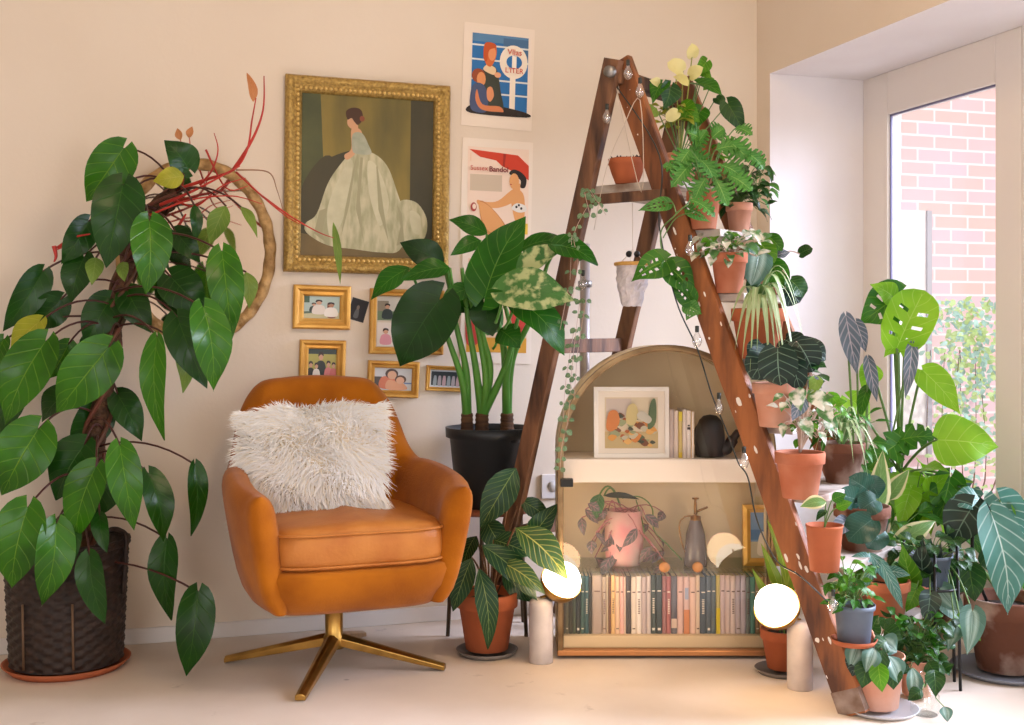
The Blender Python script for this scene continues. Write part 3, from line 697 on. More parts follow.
# ---------------------------------------------------------------- folding ladder
FA = V((1.768, 2.629, 0)); FB = V((1.062, 3.626, 0)); AP = V((1.355, 3.212, 1.806))
TD = V((.816, .578, 0)); FD = V((.578, -.816, 0))
AF = AP+TD*.36; FAF = FA+TD*.50; FBF = FB+TD*.42
def railN(z): return FA.lerp(AP, z/1.806)
def railF(z): return FAF.lerp(AF, z/1.806)
wood = mat('worn_orange_wood', srgb(168, 102, 56), .5, var=srgb(84, 50, 32), vscale=6, stretch=(3, 3, .6), bump=.2, bscale=30, vmin=.38, vmax=.66)
wood2 = mat('dark_weathered_wood', srgb(126, 88, 62), .6, var=srgb(62, 42, 34), vscale=8, stretch=(3, 3, .6), bump=.3, bscale=30, vmin=.38, vmax=.66)
tread_m = mat('paint_worn_tread', srgb(196, 186, 176), .6, var=srgb(120, 92, 74), vscale=10, bump=.2, vmin=.45, vmax=.7)
metal = mat('dull_steel', srgb(150, 148, 146), .4, .9)
paintw = mat('splashed_white_paint', srgb(236, 226, 214), .6)
root = empty('step_ladder', (FA+FB+TD*.4)/2, 'old paint splashed wooden step ladder used as a plant stand', 'ladder')
def plank(mb, p0, p1, wdir, w, tdir, t, mi=0, n=1):
    ax = (p1-p0)/2; mb.box((p0+p1)/2, ax, V(wdir).normalized()*w/2, V(tdir).normalized()*t/2, mi)
def rail(name, p0, p1, m, w=.078, t=.028, ext=.0):
    d = (p1-p0).normalized(); hd = V((d.x, d.y, 0)).normalized(); wd = (hd-d*hd.dot(d)); td = d.cross(wd)
    mb = MB()
    # octagonal worn section with slight waviness
    rows = []
    for i in range(13):
        c = p0.lerp(p1, i/12); k = 1+.02*math.sin(i*2.3); wd_, td_ = wd.normalized()*w/2*k, td.normalized()*t/2
        rows.append([c+wd_*a+td_*b for a, b in ((-1, -.7), (-.94, -1), (.94, -1), (1, -.7), (1, .7), (.94, 1), (-.94, 1), (-1, .7))])
    mb.grid(rows, close_u=True, smooth=False); mb.f += [list(range(8))[::-1], [96+i for i in range(8)]]; mb.m += [0, 0]; mb.sm += [False, False]
    o = mb.build(name, m, root)
    return o, wd.normalized(), td.normalized(), d
r1, wd1, td1, d1 = rail('front_rail', FA+UP*.003, AP-UP*.012, wood, .075, .03)
rail('front_rail', FAF, AF-UP*.01, wood, .078, .03)
b1 = rail('back_rail', FB, AP-TD*.034+UP*-.01, wood2, .058, .026)
rail('back_rail', FBF, AF+TD*.03-UP*.01, wood2, .058, .026)
mb = MB(); mb.box(FA+d1*.035+UP*.003, wd1*.038, td1*.0155, d1*.03); mb.build('worn_grey_foot', mat('grey_worn_paint', srgb(160, 142, 130), .7, var=srgb(120, 92, 74), vscale=20), root)
# paint splashes on the near front rail
mb = MB(); rr = random.Random(11)
side = -td1 if (-td1).dot(TD) < 0 else td1
side = td1 if td1.dot(TD) < 0 else -td1
for i in range(26):
    t = rr.uniform(.02, .96); c = FA.lerp(AP, t)+wd1*rr.uniform(-.034, .034)+side*.0155
    r = rr.uniform(.0012, .0045) if i > 3 else rr.uniform(.005, .008)
    e = rr.uniform(1, 3.6)
    mb.add([c]+[c+(wd1*math.cos(j*.7854)*r+d1*math.sin(j*.7854)*r*e)*rr.uniform(.7, 1.1)+side*.0003 for j in range(8)], [(0, 1+j, 1+(j+1) % 8) for j in range(8)])
tag(mb.build('paint_splashes', paintw, r1), kind='stuff')
for k in range(1, 8):
    z = .182*k; a, b = railN(z), railF(z); mb = MB()
    plank(mb, a+TD*.016+FD*.035, b-TD*.016+FD*.035, FD, .15, UP, .022)
    mb.build('tread', tread_m, root, bevel=.003)
    if k in (1, 3, 4, 5, 6):
        pass
mb = MB(); z = 1.425; a, b = railN(z), railF(z); back = (FB.lerp(AP, z/1.806)-railN(z)); 
mb.box((a+b)/2+back*.5, TD*.17, back*.5+FD*-.03, UP*.012); mb.build('top_platform', tread_m, root, bevel=.003)
mb = MB(); plank(mb, FB.lerp(AP, (z-.035)/1.806)-TD*.02, railN(z-.035)-TD*.02, UP, .03, TD, .014); mb.build('side_bar', wood2, root, bevel=.002)
for zz in (.35, .95):
    mb = MB(); plank(mb, FB.lerp(AP, zz/1.806), FBF.lerp(AF, zz/1.806), UP, .045, FD, .018); mb.build('back_crossbar', wood2, root, bevel=.002)
mb = MB(); c = AP-UP*.06; plank(mb, c-TD*.034, c+TD*.38, FD, .045, UP, .045); mb.build('head_block', wood2, root, bevel=.006)
mb = MB(); mb.lathe(AP-TD*.05-UP*.05, [(.001, -.02), (.016, -.018), (.018, 0), (.016, .02), (.001, .022)], 14, axis=TD); mb.build('hinge_bolt', metal, root)
# ---------------------------------------------------------------- arched glass cabinet (faces the camera)
CBZ = 3.58; cbw = .333; cbh = .955; CC = PZ(666, CBZ, 0); cd = .24
bronze = mat('aged_bronze_frame', srgb(150, 126, 92), .35, .85, var=srgb(110, 88, 62), vscale=12)
cabwall = mat('cabinet_back', srgb(232, 212, 174), .7, var=srgb(222, 200, 160), vscale=3)
shelfm = mat('cream_painted_shelf', srgb(246, 232, 218), .5)
def K(x, y, z): return CC+RT*x+FW*y+UP*z
def arch(r, n=40, zb=.0, hw=None):
    """outline from left foot over the arch to the right foot"""
    hw = hw if hw else r; zc = cbh-cbw
    pts = [(-r, zb), (-r, zc*.5)]
    for i in range(n+1):
        t = math.pi*(1-i/n); pts.append((r*math.cos(t), zc+r*math.sin(t)))
    return pts+[(r, zc*.5), (r, zb)]
root = empty('display_cabinet', CC, 'arched glass fronted display cabinet with a thin bronze rim, behind the ladder', 'cabinet')
def arch_sweep(mb, r0, r1, y0, y1, zb, closed=True, mi=0):
    A, B = arch(r0, zb=zb), arch(r1, zb=zb)
    rows = [[K(x, y0, z) for x, z in A], [K(x, y1, z) for x, z in A], [K(x, y1, z) for x, z in B], [K(x, y0, z) for x, z in B]]
    mb.grid(rows, mi, close_v=True)
mb = MB(); arch_sweep(mb, cbw, cbw-.016, 0, -.022, .012); arch_sweep(mb, cbw-.004, cbw-.020, .0, .03, .012)
mb.build('front_rim', bronze, root, bevel=.002)
mb = MB(); arch_sweep(mb, cbw-.003, cbw-.012, .03, cd, .0); mb.build('side_shell', cabwall, root)
A = arch(cbw-.004, zb=.0); mb = MB(); mb.add([K(x, cd, z) for x, z in A], [list(range(len(A)))], smooth=False); mb.add([K(x, cd+.012, z) for x, z in A], [list(range(len(A)))], smooth=False)
mb.build('back_panel', cabwall, root)
mb = MB(); mb.box(K(0, -.004, .018), RT*(cbw), FW*.02, UP*.0085); mb.build('bottom_rail', mat('copper_rail', srgb(196, 140, 92), .35, .7), root, bevel=.003)
mb = MB(); mb.box(K(0, .12, .045), RT*(cbw-.015), FW*.115, UP*.018); mb.build('plinth', mat('pale_wood_plinth', srgb(226, 200, 160), .5), root, bevel=.002)
mb = MB(); mb.box(K(0, .125, .5675), RT*(cbw-.014), FW*.11, UP*.036); mb.build('shelf', shelfm, root, bevel=.003)
mb = MB(); mb.box(K(0, .125, .256), RT*(cbw-.014), FW*.11, UP*.003); mb.build('glass_shelf', thin_glass('shelf_glass', (.92, .97, .94), .06), root)
A = arch(cbw-.014, zb=.024); mb = MB(); mb.add([K(x, .004, z) for x, z in A], [list(range(len(A)))], smooth=False)
mb.build('glass_front', thin_glass('cabinet_glass', (.97, .97, .95), .055), root)
for px in (664, 697):
    p = P(px, 566.5, CBZ-.012); mb = MB()
    mb.lathe(p, [(.001, -.012), (.008, -.012), (.007, .0), (.0155, .006), (.0165, .012), (.012, .019), (.001, .021)], 18, axis=-FW)
    mb.build('door_knob', mat('turned_wood_knob', srgb(190, 134, 84), .4), root)
mb = MB(); mb.box(P(566, 482.5, CBZ-.02)+RT*.002, RT*.019, FW*.016, UP*.012); mb.build('hinge', mat('black_metal', (.025, .025, .025), .4, .5), root, bevel=.002)

# things on the upper shelf
zs = .6037
R = type('Q', (), {})(); 
def stand_rect(x0p, x1p, ytop, zbase, Z, lean=.04):
    R = Rect.__new__(Rect); p0 = PZ(x0p, Z, zbase); p1 = PZ(x1p, Z, zbase); h = P(x0p, ytop, Z).z-zbase
    R.w = (p1-p0).length; R.h = h; R.u = (p1-p0).normalized(); R.v = (UP+FW*lean).normalized(); R.n = (R.v.cross(R.u)); 
    if R.n.dot(FW) > 0: R.n = -R.n
    R.c = (p0+p1)/2+R.v*(h/2); return R
Z0 = CBZ+.06
R = stand_rect(594, 669, 387, zs, Z0)
root = empty('picture_frame', R.pt(.5, 0), 'white framed colourful bird and plant print standing on the cabinet shelf', 'picture frame')
mb = MB(); sweep_frame(mb, R, [(0, -.012), (0, .008), (.012, .008), (.014, 0)]); mb.build('frame', mat('white_frame', srgb(246, 240, 234), .4), root)
mb = MB(); mb.box(R.c-R.n*.01, R.u*(R.w/2-.001), R.n*.002, R.v*(R.h/2-.001)); mb.build('backing', mat('backing_board', srgb(180, 150, 110), .8), root)
rr = random.Random(5)
Ls = [((238, 226, 212), bx(0, 0, 1, 1)), ((222, 205, 176), bx(.1, .08, .9, .9)), ((196, 172, 124), bx(.1, .08, .9, .35)), ((206, 190, 180), bx(.12, .55, .5, .88))]
cols = [(206, 128, 60), (176, 92, 44), (150, 158, 120), (84, 100, 70), (222, 170, 96), (120, 70, 44), (196, 186, 160), (64, 72, 60), (214, 150, 70)]
for i in range(52):
    x, y = rr.uniform(.15, .85), rr.uniform(.12, .6); s_ = rr.uniform(.03, .08)
    Ls.append((rr.choice(cols), blob([(x-s_, y), (x-s_*.2, y+s_*rr.uniform(.5, 1.2)), (x+s_, y+s_*rr.uniform(-.3, .5)), (x, y-s_*rr.uniform(.4, .9))])))
Ls += [((206, 124, 64), blob([(.12, .4), (.16, .66), (.28, .68), (.32, .5), (.22, .36)])), ((204, 186, 130), blob([(.42, .5), (.44, .74), (.54, .8), (.6, .66), (.54, .46)])), ((84, 108, 74), blob([(.74, .4), (.78, .8), (.86, .86), (.86, .5)])), ((196, 190, 176), blob([(.58, .6), (.66, .68), (.8, .56), (.74, .48)]))]
art(root, R, Ls, inset=.013, depth=.0012)
def book(x0, x1, ytop_z, zb, yf, d, col, label, group, lean=0, marks=(), name='book', rough=.6, wid=None):
    """upright book between two pixel columns, spine towards the viewer"""
    root = empty(name, PZ((x0+x1)/2, yf+d/2, zb), label, 'book', group)
    p0, p1 = PZ(x0, yf, zb), PZ(x1, yf, zb); w_ = (p1-p0).length*.94; u = (p1-p0).normalized(); c = (p0+p1)/2; H = ytop_z-zb
    u2 = (u-UP*lean).normalized(); v2 = (UP+u*lean).normalized()
    m = mat('cover_%d_%d_%d' % col, srgb(*col), rough)
    mb = MB(); rows = []
    for z in (0, H):
        rows.append([c+v2*z+u2*(w_/2*math.sin(t))+FW*(.004-.004*math.cos(t)) for t in [(-math.pi/2+math.pi*i/6) for i in range(7)]])
    mb.grid(rows); 
    for sgn in (-1, 1): mb.box(c+v2*(H/2)+u2*(sgn*(w_/2-.0008))+FW*(d/2+.004), u2*.0008, FW*d/2, v2*H/2)
    ms = [m]
    for (z0, z1, cc, wf) in marks:
        mm = mat('mark_%d_%d_%d' % cc, srgb(*cc), .6)
        if mm not in ms: ms.append(mm)
        mb.box(c+v2*(H*(z0+z1)/2)-FW*.0004, u2*(w_/2*wf), FW*.0004, v2*(H*(z1-z0)/2), ms.index(mm))
    mb.build('cover', ms, root)
    mb = MB(); mb.box(c+v2*(H/2)+FW*(d/2+.003), u2*(w_/2-.0016), FW*(d/2-.002), v2*(H/2-.003)); mb.build('pages', mat('page_block', srgb(236, 222, 196), .85), root)
    return root
xs = [669.5, 674, 678.5, 682.5, 686.5, 691, 694.5]
for i, (c, lab, mk) in enumerate([((196, 178, 172), 'greyish paperback leaning on the white picture frame', ()), ((226, 208, 196), 'pale pink slim book second from the white picture frame', ()), ((214, 190, 120), 'thin book with a yellow strip in the white upper shelf row', ((.8, 1, (226, 206, 60), .9), (0, .12, (220, 190, 50), .9))),
      ((236, 222, 212), 'white slim book right of the yellow striped one', ()), ((240, 228, 220), 'white book with small dark letters on its spine', ((.6, .65, (50, 44, 44), .7), (.67, .7, (50, 44, 44), .5))), ((232, 196, 150), 'pale orange edged book nearest the black watering can', ((.0, 1, (246, 236, 226), .5),))]):
    book(xs[i], xs[i+1], P(680, 409.5+(i % 3), Z0).z, zs, Z0-.01, .12, c, lab, 'books on the white cabinet shelf', marks=mk)
# black watering can with a long spout
blk = mat('matt_black_plastic', (.012, .014, .014), .45)
wc = PZ(715, CBZ+.085, zs)
root = empty('watering_can', wc, 'black domed watering can with a long curved spout on the cabinet shelf', 'watering can')
Sx = lambda px: (px-715)*(CBZ+.085)/FPX
Sz = lambda py: (463-py)*(CBZ+.085)/FPX
def can_prof(): return [(.001, .0), (.055, .0), (.062, .006), (.063, .03), (.062, .07), (.056, .095), (.045, .115), (.028, .128), (.001, .132)]
mb = MB(); mb.lathe(wc+RT*Sx(710), can_prof(), 32, sx=.78, sy=.6); mb.build('can_body', blk, root)
mb = MB(); mb.tube(spline([wc+RT*Sx(716)+UP*.018, wc+RT*Sx(727)+UP*.03, wc+RT*Sx(733)+UP*.055, wc+RT*Sx(738)+UP*.076, wc+RT*Sx(743)+UP*.082], 5), [.022]*6+[.018]*5+[.012]*5+[.0085]*5, 12); mb.build('spout', blk, root)
mb = MB(); mb.tube(spline([wc+RT*Sx(700)+UP*.02, wc+RT*Sx(695)+UP*.05, wc+RT*Sx(697)+UP*.09, wc+RT*Sx(706)+UP*.118], 5), .006, 8); mb.build('handle', blk, root)

# lower glass shelf: potted plant, brass mister, small picture
zl = .2595; Z1 = CBZ+.13
p0 = PZ(624, Z1, zl)
root = empty('potted_plant', p0, 'sprawling pink veined plant in a pink pot on the glass shelf inside the cabinet', 'potted plant')
pink = mat('pink_glazed_pot', srgb(224, 150, 150), .4, var=srgb(214, 190, 176), vscale=12)
mb = MB(); mb.lathe(p0, [(.001, 0), (.05, 0), (.058, .02), (.062, .09), (.058, .17), (.052, .17), (.052, .155), (.001, .15)], 28); mb.build('pot', pink, root)
pinkl = leafmat('dusky_pink_leaf', srgb(112, 110, 104), srgb(88, 92, 90), srgb(214, 150, 162), nveins=4, vw=.06)
greenl = leafmat('mid_green_leaf', srgb(64, 112, 62), srgb(38, 78, 42), srgb(150, 176, 128), nveins=6)
stemg = mat('green_stem', srgb(96, 130, 66), .5)
rr = random.Random(8)
leaf_obj(root, 'leaf', greenl, stemg, P(620, 505, Z1), P(600, 494, Z1-.04), P(596, 519, Z1-.05), .05, 'ovate', rnd=rr)
leaf_obj(root, 'leaf', mat('near_black_leaf', (.03, .04, .03), .5), stemg, P(620, 506, Z1), P(604, 496, Z1-.02), P(640, 498, Z1-.02), .022, 'lance', rnd=rr)
mb = MB(); mb.nonormal = True
for i in range(26):
    a = rr.uniform(0, 6.28); b0 = p0+UP*rr.uniform(.10, .17)+V((math.cos(a), math.sin(a)*.5, 0))*.03
    b1 = p0+RT*rr.uniform(-.15, .13)+FW*rr.uniform(-.09, .03)+UP*rr.uniform(.01, .2)
    tp = b1+V((math.cos(a)*.05, math.sin(a)*.02, -rr.uniform(.02, .06)))
    leaf(mb, b1, tp, rr.uniform(.02, .034), 'ovate', rnd=rr); mb.tube(curve3(b0, b1, .03, 5), .0018, 5, 1)
mb.build('foliage', [pinkl, mat('pink_stem', srgb(176, 110, 110), .5)], root)
mb = MB(); mb.tube(spline([P(622, 498, Z1), P(640, 497, Z1-.02), P(652, 508, Z1-.03), P(654, 530, Z1-.03), P(668, 545, Z1-.04), P(682, 560, Z1-.04)], 6), .0022, 6); mb.tube(spline([P(636, 500, Z1), P(642, 520, Z1-.03), P(645, 540, Z1-.03)], 6), .0018, 6); mb.build('stem', stemg, root)
p0 = PZ(695.5, Z1-.03, zl)
root = empty('plant_mister', p0, 'slim brass and glass plant mister with a side handle inside the cabinet', 'plant mister')
misb = mat('dull_brass', srgb(150, 112, 66), .35, .9)
zt = lambda y: P(695, y, Z1-.03).z-zl
mb = MB(); mb.lathe(p0, [(.001, 0), (.036, 0), (.037, .01), (.030, .10), (.017, zt(520)), (.015, zt(517)), (.001, zt(517))], 24); mb.build('flask', mat('smoky_glass_flask', srgb(150, 140, 140), .15, 0, trans=.5), root)
mb = MB(); mb.lathe(p0, [(.017, zt(532)), (.0185, zt(531)), (.0165, zt(516)), (.001, zt(515)), (.006, zt(514)), (.004, zt(499)), (.001, zt(498))], 20); mb.tube([p0+UP*zt(512), p0+UP*zt(507)+RT*.038], .004, 8); mb.lathe(p0+UP*zt(499), [(.001, 0), (.011, 0), (.011, .004), (.001, .005)], 14); mb.build('pump_head', misb, root)
mb = MB(); mb.tube(spline([p0+RT*-.014+UP*zt(516), p0+RT*-.034+UP*zt(517), p0+RT*-.05+UP*zt(524), p0+RT*-.045+UP*zt(540), p0+RT*-.03+UP*zt(556)], 6), .0025, 6); mb.build('handle', misb, root)
R = stand_rect(743, 781, 505, zl, CBZ+.10)
root = empty('picture_frame', R.pt(.5, 0), 'gold frame with a blue seaside picture at the right end of the glass shelf', 'picture frame')
mb = MB(); sweep_frame(mb, R, [(0, -.01), (0, .008), (.012, .012), (.024, .004), (.024, 0)]); mb.build('frame', gold2, root)
art(root, R, [((120, 150, 190), bx(0, 0, 1, 1)), ((84, 120, 170), bx(0, .4, 1, .62)), ((196, 184, 160), bx(0, 0, 1, .36)), ((226, 214, 200), blob([(.3, .1), (.4, .5), (.6, .55), (.7, .1)]))], inset=.023, depth=.001)
# row of books at the bottom
cols = [(100, 96, 82, 2), (122, 116, 92, 3), (78, 76, 62, 4), (92, 104, 86, 3), (60, 68, 66, 4.5), (76, 108, 104, 4), (60, 98, 104, 4), (70, 70, 66, 3), (178, 160, 148, 10), (186, 168, 154, 4), (204, 186, 160, 2), (122, 84, 64, 2.5), (236, 196, 140, 4), (234, 200, 170, 4.5), (240, 190, 180, 4), (222, 196, 180, 2), (78, 74, 76, 5), (236, 222, 206, 5), (246, 236, 226, 5), (196, 180, 180, 5), (214, 200, 196, 4), (70, 84, 84, 5), (64, 78, 82, 6), (170, 120, 120, 4), (176, 110, 110, 4.5), (110, 110, 120, 6), (226, 190, 182, 6), (222, 190, 184, 6), (236, 200, 182, 6), (228, 204, 180, 4), (76, 92, 106, 6), (86, 104, 116, 5), (96, 114, 122, 4.5), (206, 190, 110, 4), (222, 198, 196, 5), (226, 204, 198, 5), (232, 212, 204, 5), (196, 182, 190, 5), (206, 196, 206, 5), (130, 140, 136, 4), (100, 150, 136, 5), (150, 126, 96, 4), (190, 150, 110, 5), (226, 190, 160, 6)]
tot = sum(c[3] for c in cols); x = 563.5; sc = (771-563.5)/tot; zb = .0635; rr = random.Random(2)
names = {'dark': 'dark', 'mid': 'muted', 'light': 'pale'}
hue = lambda c: ('white' if min(c) > 205 and max(c)-min(c) < 34 else 'grey' if max(c)-min(c) < 24 else 'yellow' if c[0] > 190 and c[2] < 130 else 'pink' if c[0]-c[1] > 34 and abs(c[1]-c[2]) < 22 else 'blue grey' if c[2] > c[0]+12 else 'green' if c[1] > c[0] else 'peach' if c[0] > 220 else 'brown')
seen = {}
for i, c in enumerate(cols):
    x1 = x+c[3]*sc; h = hue(c[:3]); sh = 'dark' if sum(c[:3]) < 290 else 'pale' if sum(c[:3]) > 560 else 'muted'
    near = hue(cols[i-1][:3]) if i else 'rim'; nxt = hue(cols[i+1][:3]) if i < len(cols)-1 else 'rim'
    where = ('left third' if x < 632 else 'middle' if x < 702 else 'right third')
    desc = '%s %s book between %s and %s ones, %s of bottom row' % (sh, h, near, nxt, where)
    if i == 0: desc = 'greyish brown book at the left end of the bottom cabinet row'
    if i == len(cols)-1: desc = 'peach book at the right end of the bottom cabinet row'
    seen[desc] = seen.get(desc, 0)+1
    if seen[desc] > 1: desc = ['thin ', 'wide ', 'slim '][seen[desc]-2] + desc
    mk = []
    inv = (236, 226, 206) if sum(c[:3]) < 400 else (110, 84, 76)
    if c[3] >= 4: mk.append((.72, .74, inv, .6)); 
    if i % 3 == 0 and c[3] > 3: mk += [(.35+.03*j, .365+.03*j, inv, .4) for j in range(9)]
    if i % 4 == 1: mk.append((.08, .1, inv, .6))
    if c[:3] == (206, 190, 110): mk = [(0, .44, (226, 204, 24), .97)]
    if c[:3] == (222, 190, 184): mk = [(.0, .42, (216, 140, 96), .97), (.6, .8, (160, 170, 196), .6)]
    if c[:3] == (110, 110, 120): mk = [(.1, .26, (214, 190, 176), .97)]
    if i in (4, 21, 22, 31): mk.append((.06, .1, (236, 230, 220), .5))
    book(x, x1, P(600, 575+rr.choice([0, .5, 1, 1.5, 2]), CBZ+.03).z, zb, CBZ+.03, .12, c[:3], desc, 'books in the bottom row of the cabinet', marks=mk)
    x = x1

# ---------------------------------------------------------------- globe lamps on stone cylinders
stone = mat('pale_marble', srgb(205, 196, 192), .5, var=srgb(180, 172, 170), vscale=14)
globe = mat('glowing_globe', srgb(255, 245, 230), .4, emit=(1, .84, .66), estr=13)
def lamp(px, yb, Z, w, h, gpx, gpy, gr, cup, label):
    p = PZ(px, Z, 0); root = empty('globe_lamp', p, label, 'lamp', None)
    r = w/2*Z/FPX; H = h*Z/FPX
    mb = MB(); mb.lathe(p, [(.001, 0), (r*.98, 0), (r, .004), (r, H-r*.55), (r*.93, H-r*.25), (r*.72, H-r*.06), (r*.4, H), (.001, H)], 36); mb.build('stone_base', stone, root)
    g = P(gpx, gpy, Z); rad = gr*Z/FPX
    mb = MB(); mb.ball(g, rad, 0, 36, 20); mb.build('globe', globe, root)
    ax = V(cup).normalized(); mb = MB()
    pr = [(rad*1.10*math.sin(t), rad*1.10*math.cos(t)) for t in [math.pi*.5*i/12 for i in range(13)]]
    pi = [(max(.0005, rad*1.06*math.sin(t)), rad*1.06*math.cos(t)) for t in [math.pi*.5*i/12 for i in range(12, -1, -1)]]
    mb.lathe(g, [(.0005, rad*1.10)]+pr[1:]+pi, 36, axis=ax); mb.build('brass_cup', brass, root)
    mb = MB(); q = p+UP*(H-.002); mb.tube([q, q.lerp(g+ax*rad*1.08, .6), g+ax*rad*1.08], .007, 10); mb.build('joint', brass, root)
    l = bpy.data.lights.new('globe_bulb', 'POINT'); l.energy = 2.0; l.color = (1, .66, .36); l.shadow_soft_size = rad*1.0
    lo = bpy.data.objects.new('globe_bulb', l); COL.objects.link(lo); lo.location = g-ax*rad*.6-FW*rad*.9
    return root
lamp(541, 663, 3.53, 24, 64, 561.5, 581, 19.5, -RT*.35-UP*.75+FW*.55, 'glowing globe lamp on a stone cylinder left of the arched cabinet')
lamp(800, 692, 3.27, 25.5, 68, 776.5, 606, 21.5, RT*.45-UP*.62+FW*.62, 'glowing globe lamp on a stone cylinder beside the ladder foot')

# ---------------------------------------------------------------- plant stool behind the armchair
ST = PZ(488, 3.91, 0); sh = .415
root = empty('plant_stool', ST, 'low stool with thin dark metal legs under the big black pot', 'stool')
mb = MB(); mb.lathe(ST, [(.001, sh-.018), (.145, sh-.018), (.15, sh-.014), (.15, sh-.004), (.145, sh), (.001, sh)], 40); mb.build('stool_top', mat('terracotta_brown_top', srgb(140, 80, 56), .6), root)
dkm = mat('dark_bronze_leg', srgb(88, 74, 58), .4, .7)
for a in (213, 325, 100, 40):
    d = RT*math.cos(math.radians(a))+FW*math.sin(math.radians(a)); mb = MB(); mb.tube([ST+d*.130+UP*(sh-.018), ST+d*.155+UP*.0], [.009, .0065], 10); mb.build('leg', dkm, root)
# ---------------------------------------------------------------- planters
terra = mat('terracotta', srgb(172, 96, 64), .85, var=srgb(196, 134, 106), vscale=7, bump=.1, vmin=.4, vmax=.75)
terra_p = mat('pale_weathered_terracotta', srgb(198, 132, 102), .85, var=srgb(216, 172, 150), vscale=6, bump=.12)
terra_o = mat('orange_terracotta', srgb(178, 96, 58), .8, var=srgb(160, 84, 50), vscale=8, bump=.08)
terra_d = mat('brown_limed_terracotta', srgb(108, 66, 46), .85, var=srgb(176, 150, 134), vscale=7, bump=.2, vmin=.46, vmax=.62)
soilm = mat('dark_soil', (.022, .014, .009), .95, var=(.05, .032, .02), vscale=60, bump=.8, bscale=120)
blackp = mat('black_nursery_plastic', (.016, .02, .024), .4, bump=.03)
greyp = mat('blue_grey_pot', srgb(92, 104, 118), .5, var=srgb(80, 92, 108), vscale=10)
brownstem = mat('brown_stem', srgb(112, 78, 50), .7, var=srgb(80, 54, 34), vscale=30, bump=.4, bscale=60)
redstem = mat('dark_red_stalk', srgb(74, 34, 28), .45)
stem_y = mat('yellow_green_stem', srgb(150, 160, 70), .5)
def pot_prof(R, H, style='classic'):
    if style == 'classic':
        rim = .26*H
        return [(.001, 0), (R*.66, 0), (R*.68, H*.01), (R*.90, H-rim), (R*.905, H-rim), (R*.985, H-rim+.002), (R, H-.004), (R*.985, H), (R*.92, H), (R*.90, H-.006), (R*.84, H*.80), (.001, H*.80)]
    if style == 'bowl':
        return [(.001, 0), (R*.55, 0), (R*.60, H*.02), (R*.78, H*.35), (R*.95, H*.75), (R, H*.78), (R*1.0, H), (R*.93, H), (R*.9, H*.86), (.001, H*.86)]
    if style == 'plain':
        return [(.001, 0), (R*.74, 0), (R*.77, H*.015), (R*.97, H*.95), (R, H*.96), (R, H), (R*.95, H), (R*.92, H*.86), (.001, H*.86)]
    if style == 'plastic':
        return [(.001, 0), (R*.72, 0), (R*.75, H*.02), (R*.90, H*.86), (R*.99, H*.88), (R, H), (R*.95, H), (R*.94, H*.9), (R*.88, H*.86), (.001, H*.86)]
def pot_root(name, label, p, R, H, m, style='classic', cat='potted plant', group=None, soil=True):
    root = empty(name, p, label, cat, group)
    mb = MB(); mb.lathe(p, pot_prof(R, H, style), 40); mb.build('pot', m, root)
    if soil:
        mb = MB(); rows = []; rr = random.Random(int(R*1e5)+int(H*1e4)); z = H*(.87 if style != 'classic' else .84)
        for k in range(7): rows.append([p+V((R*.90*k/6*math.cos(t*.2618)+1e-4, R*.90*k/6*math.sin(t*.2618), z+rr.uniform(-.003, .004))) for t in range(24)])
        mb.grid(rows, close_u=True); mb.build('soil', soilm, root)
    return root
def saucer(p, R, m, label, h=.018, name='saucer'):
    mb = MB(); mb.lathe(p, [(.001, 0), (R*.86, 0), (R, h), (R*.965, h), (R*.84, .004), (.001, .004)], 44); o = mb.build(name, m)
    return tag(o, label, 'saucer')
def pxw(w, Z): return w*Z/FPX
def TP(k, px, q=.04):
    """point on the ladder's tread k that stands in pixel column px, q metres in front of the rails"""
    z = .182*k+.0112; a, b = railN(z), railF(z)
    best = None
    for i in range(-10, 140):
        p = a.lerp(b, i/100)+FD*(q+.035); zc = V((p.x, p.y, 0)).dot(FW); x = 512+FPX*V((p.x, p.y, 0)).dot(RT)/zc
        if best is None or abs(x-px) < best[0]: best = (abs(x-px), p, zc)
    return best[1], best[2]
WALLZ = lambda px: PW(px, HZ).dot(FW)
def LF(root, items, Zc, stalkfrom, bm, sm, rnd, stalk=.003, sag=.03, kind='heart', name='leaf', **k):
    """items: (base px, base py, tip px, tip py, width px, dz[, kind[, material]])"""
    for it in items:
        bx_, by_, tx_, ty_, w_, dz = it[:6]; kd = it[6] if len(it) > 6 and it[6] else kind; m = it[7] if len(it) > 7 and it[7] else bm
        Zb = min(Zc+dz, WALLZ(bx_)-.05); Zt = min(Zb-rnd.uniform(0, .05), WALLZ(tx_)-.04)
        b, t = P(bx_, by_, Zb), P(tx_, ty_, Zt)
        f = stalkfrom(b) if callable(stalkfrom) else stalkfrom
        leaf_obj(root, name, m, sm, f, b, t, pxw(w_, Zb), kd, stalk, sag, rnd=rnd, **k)
rr = random.Random(21)
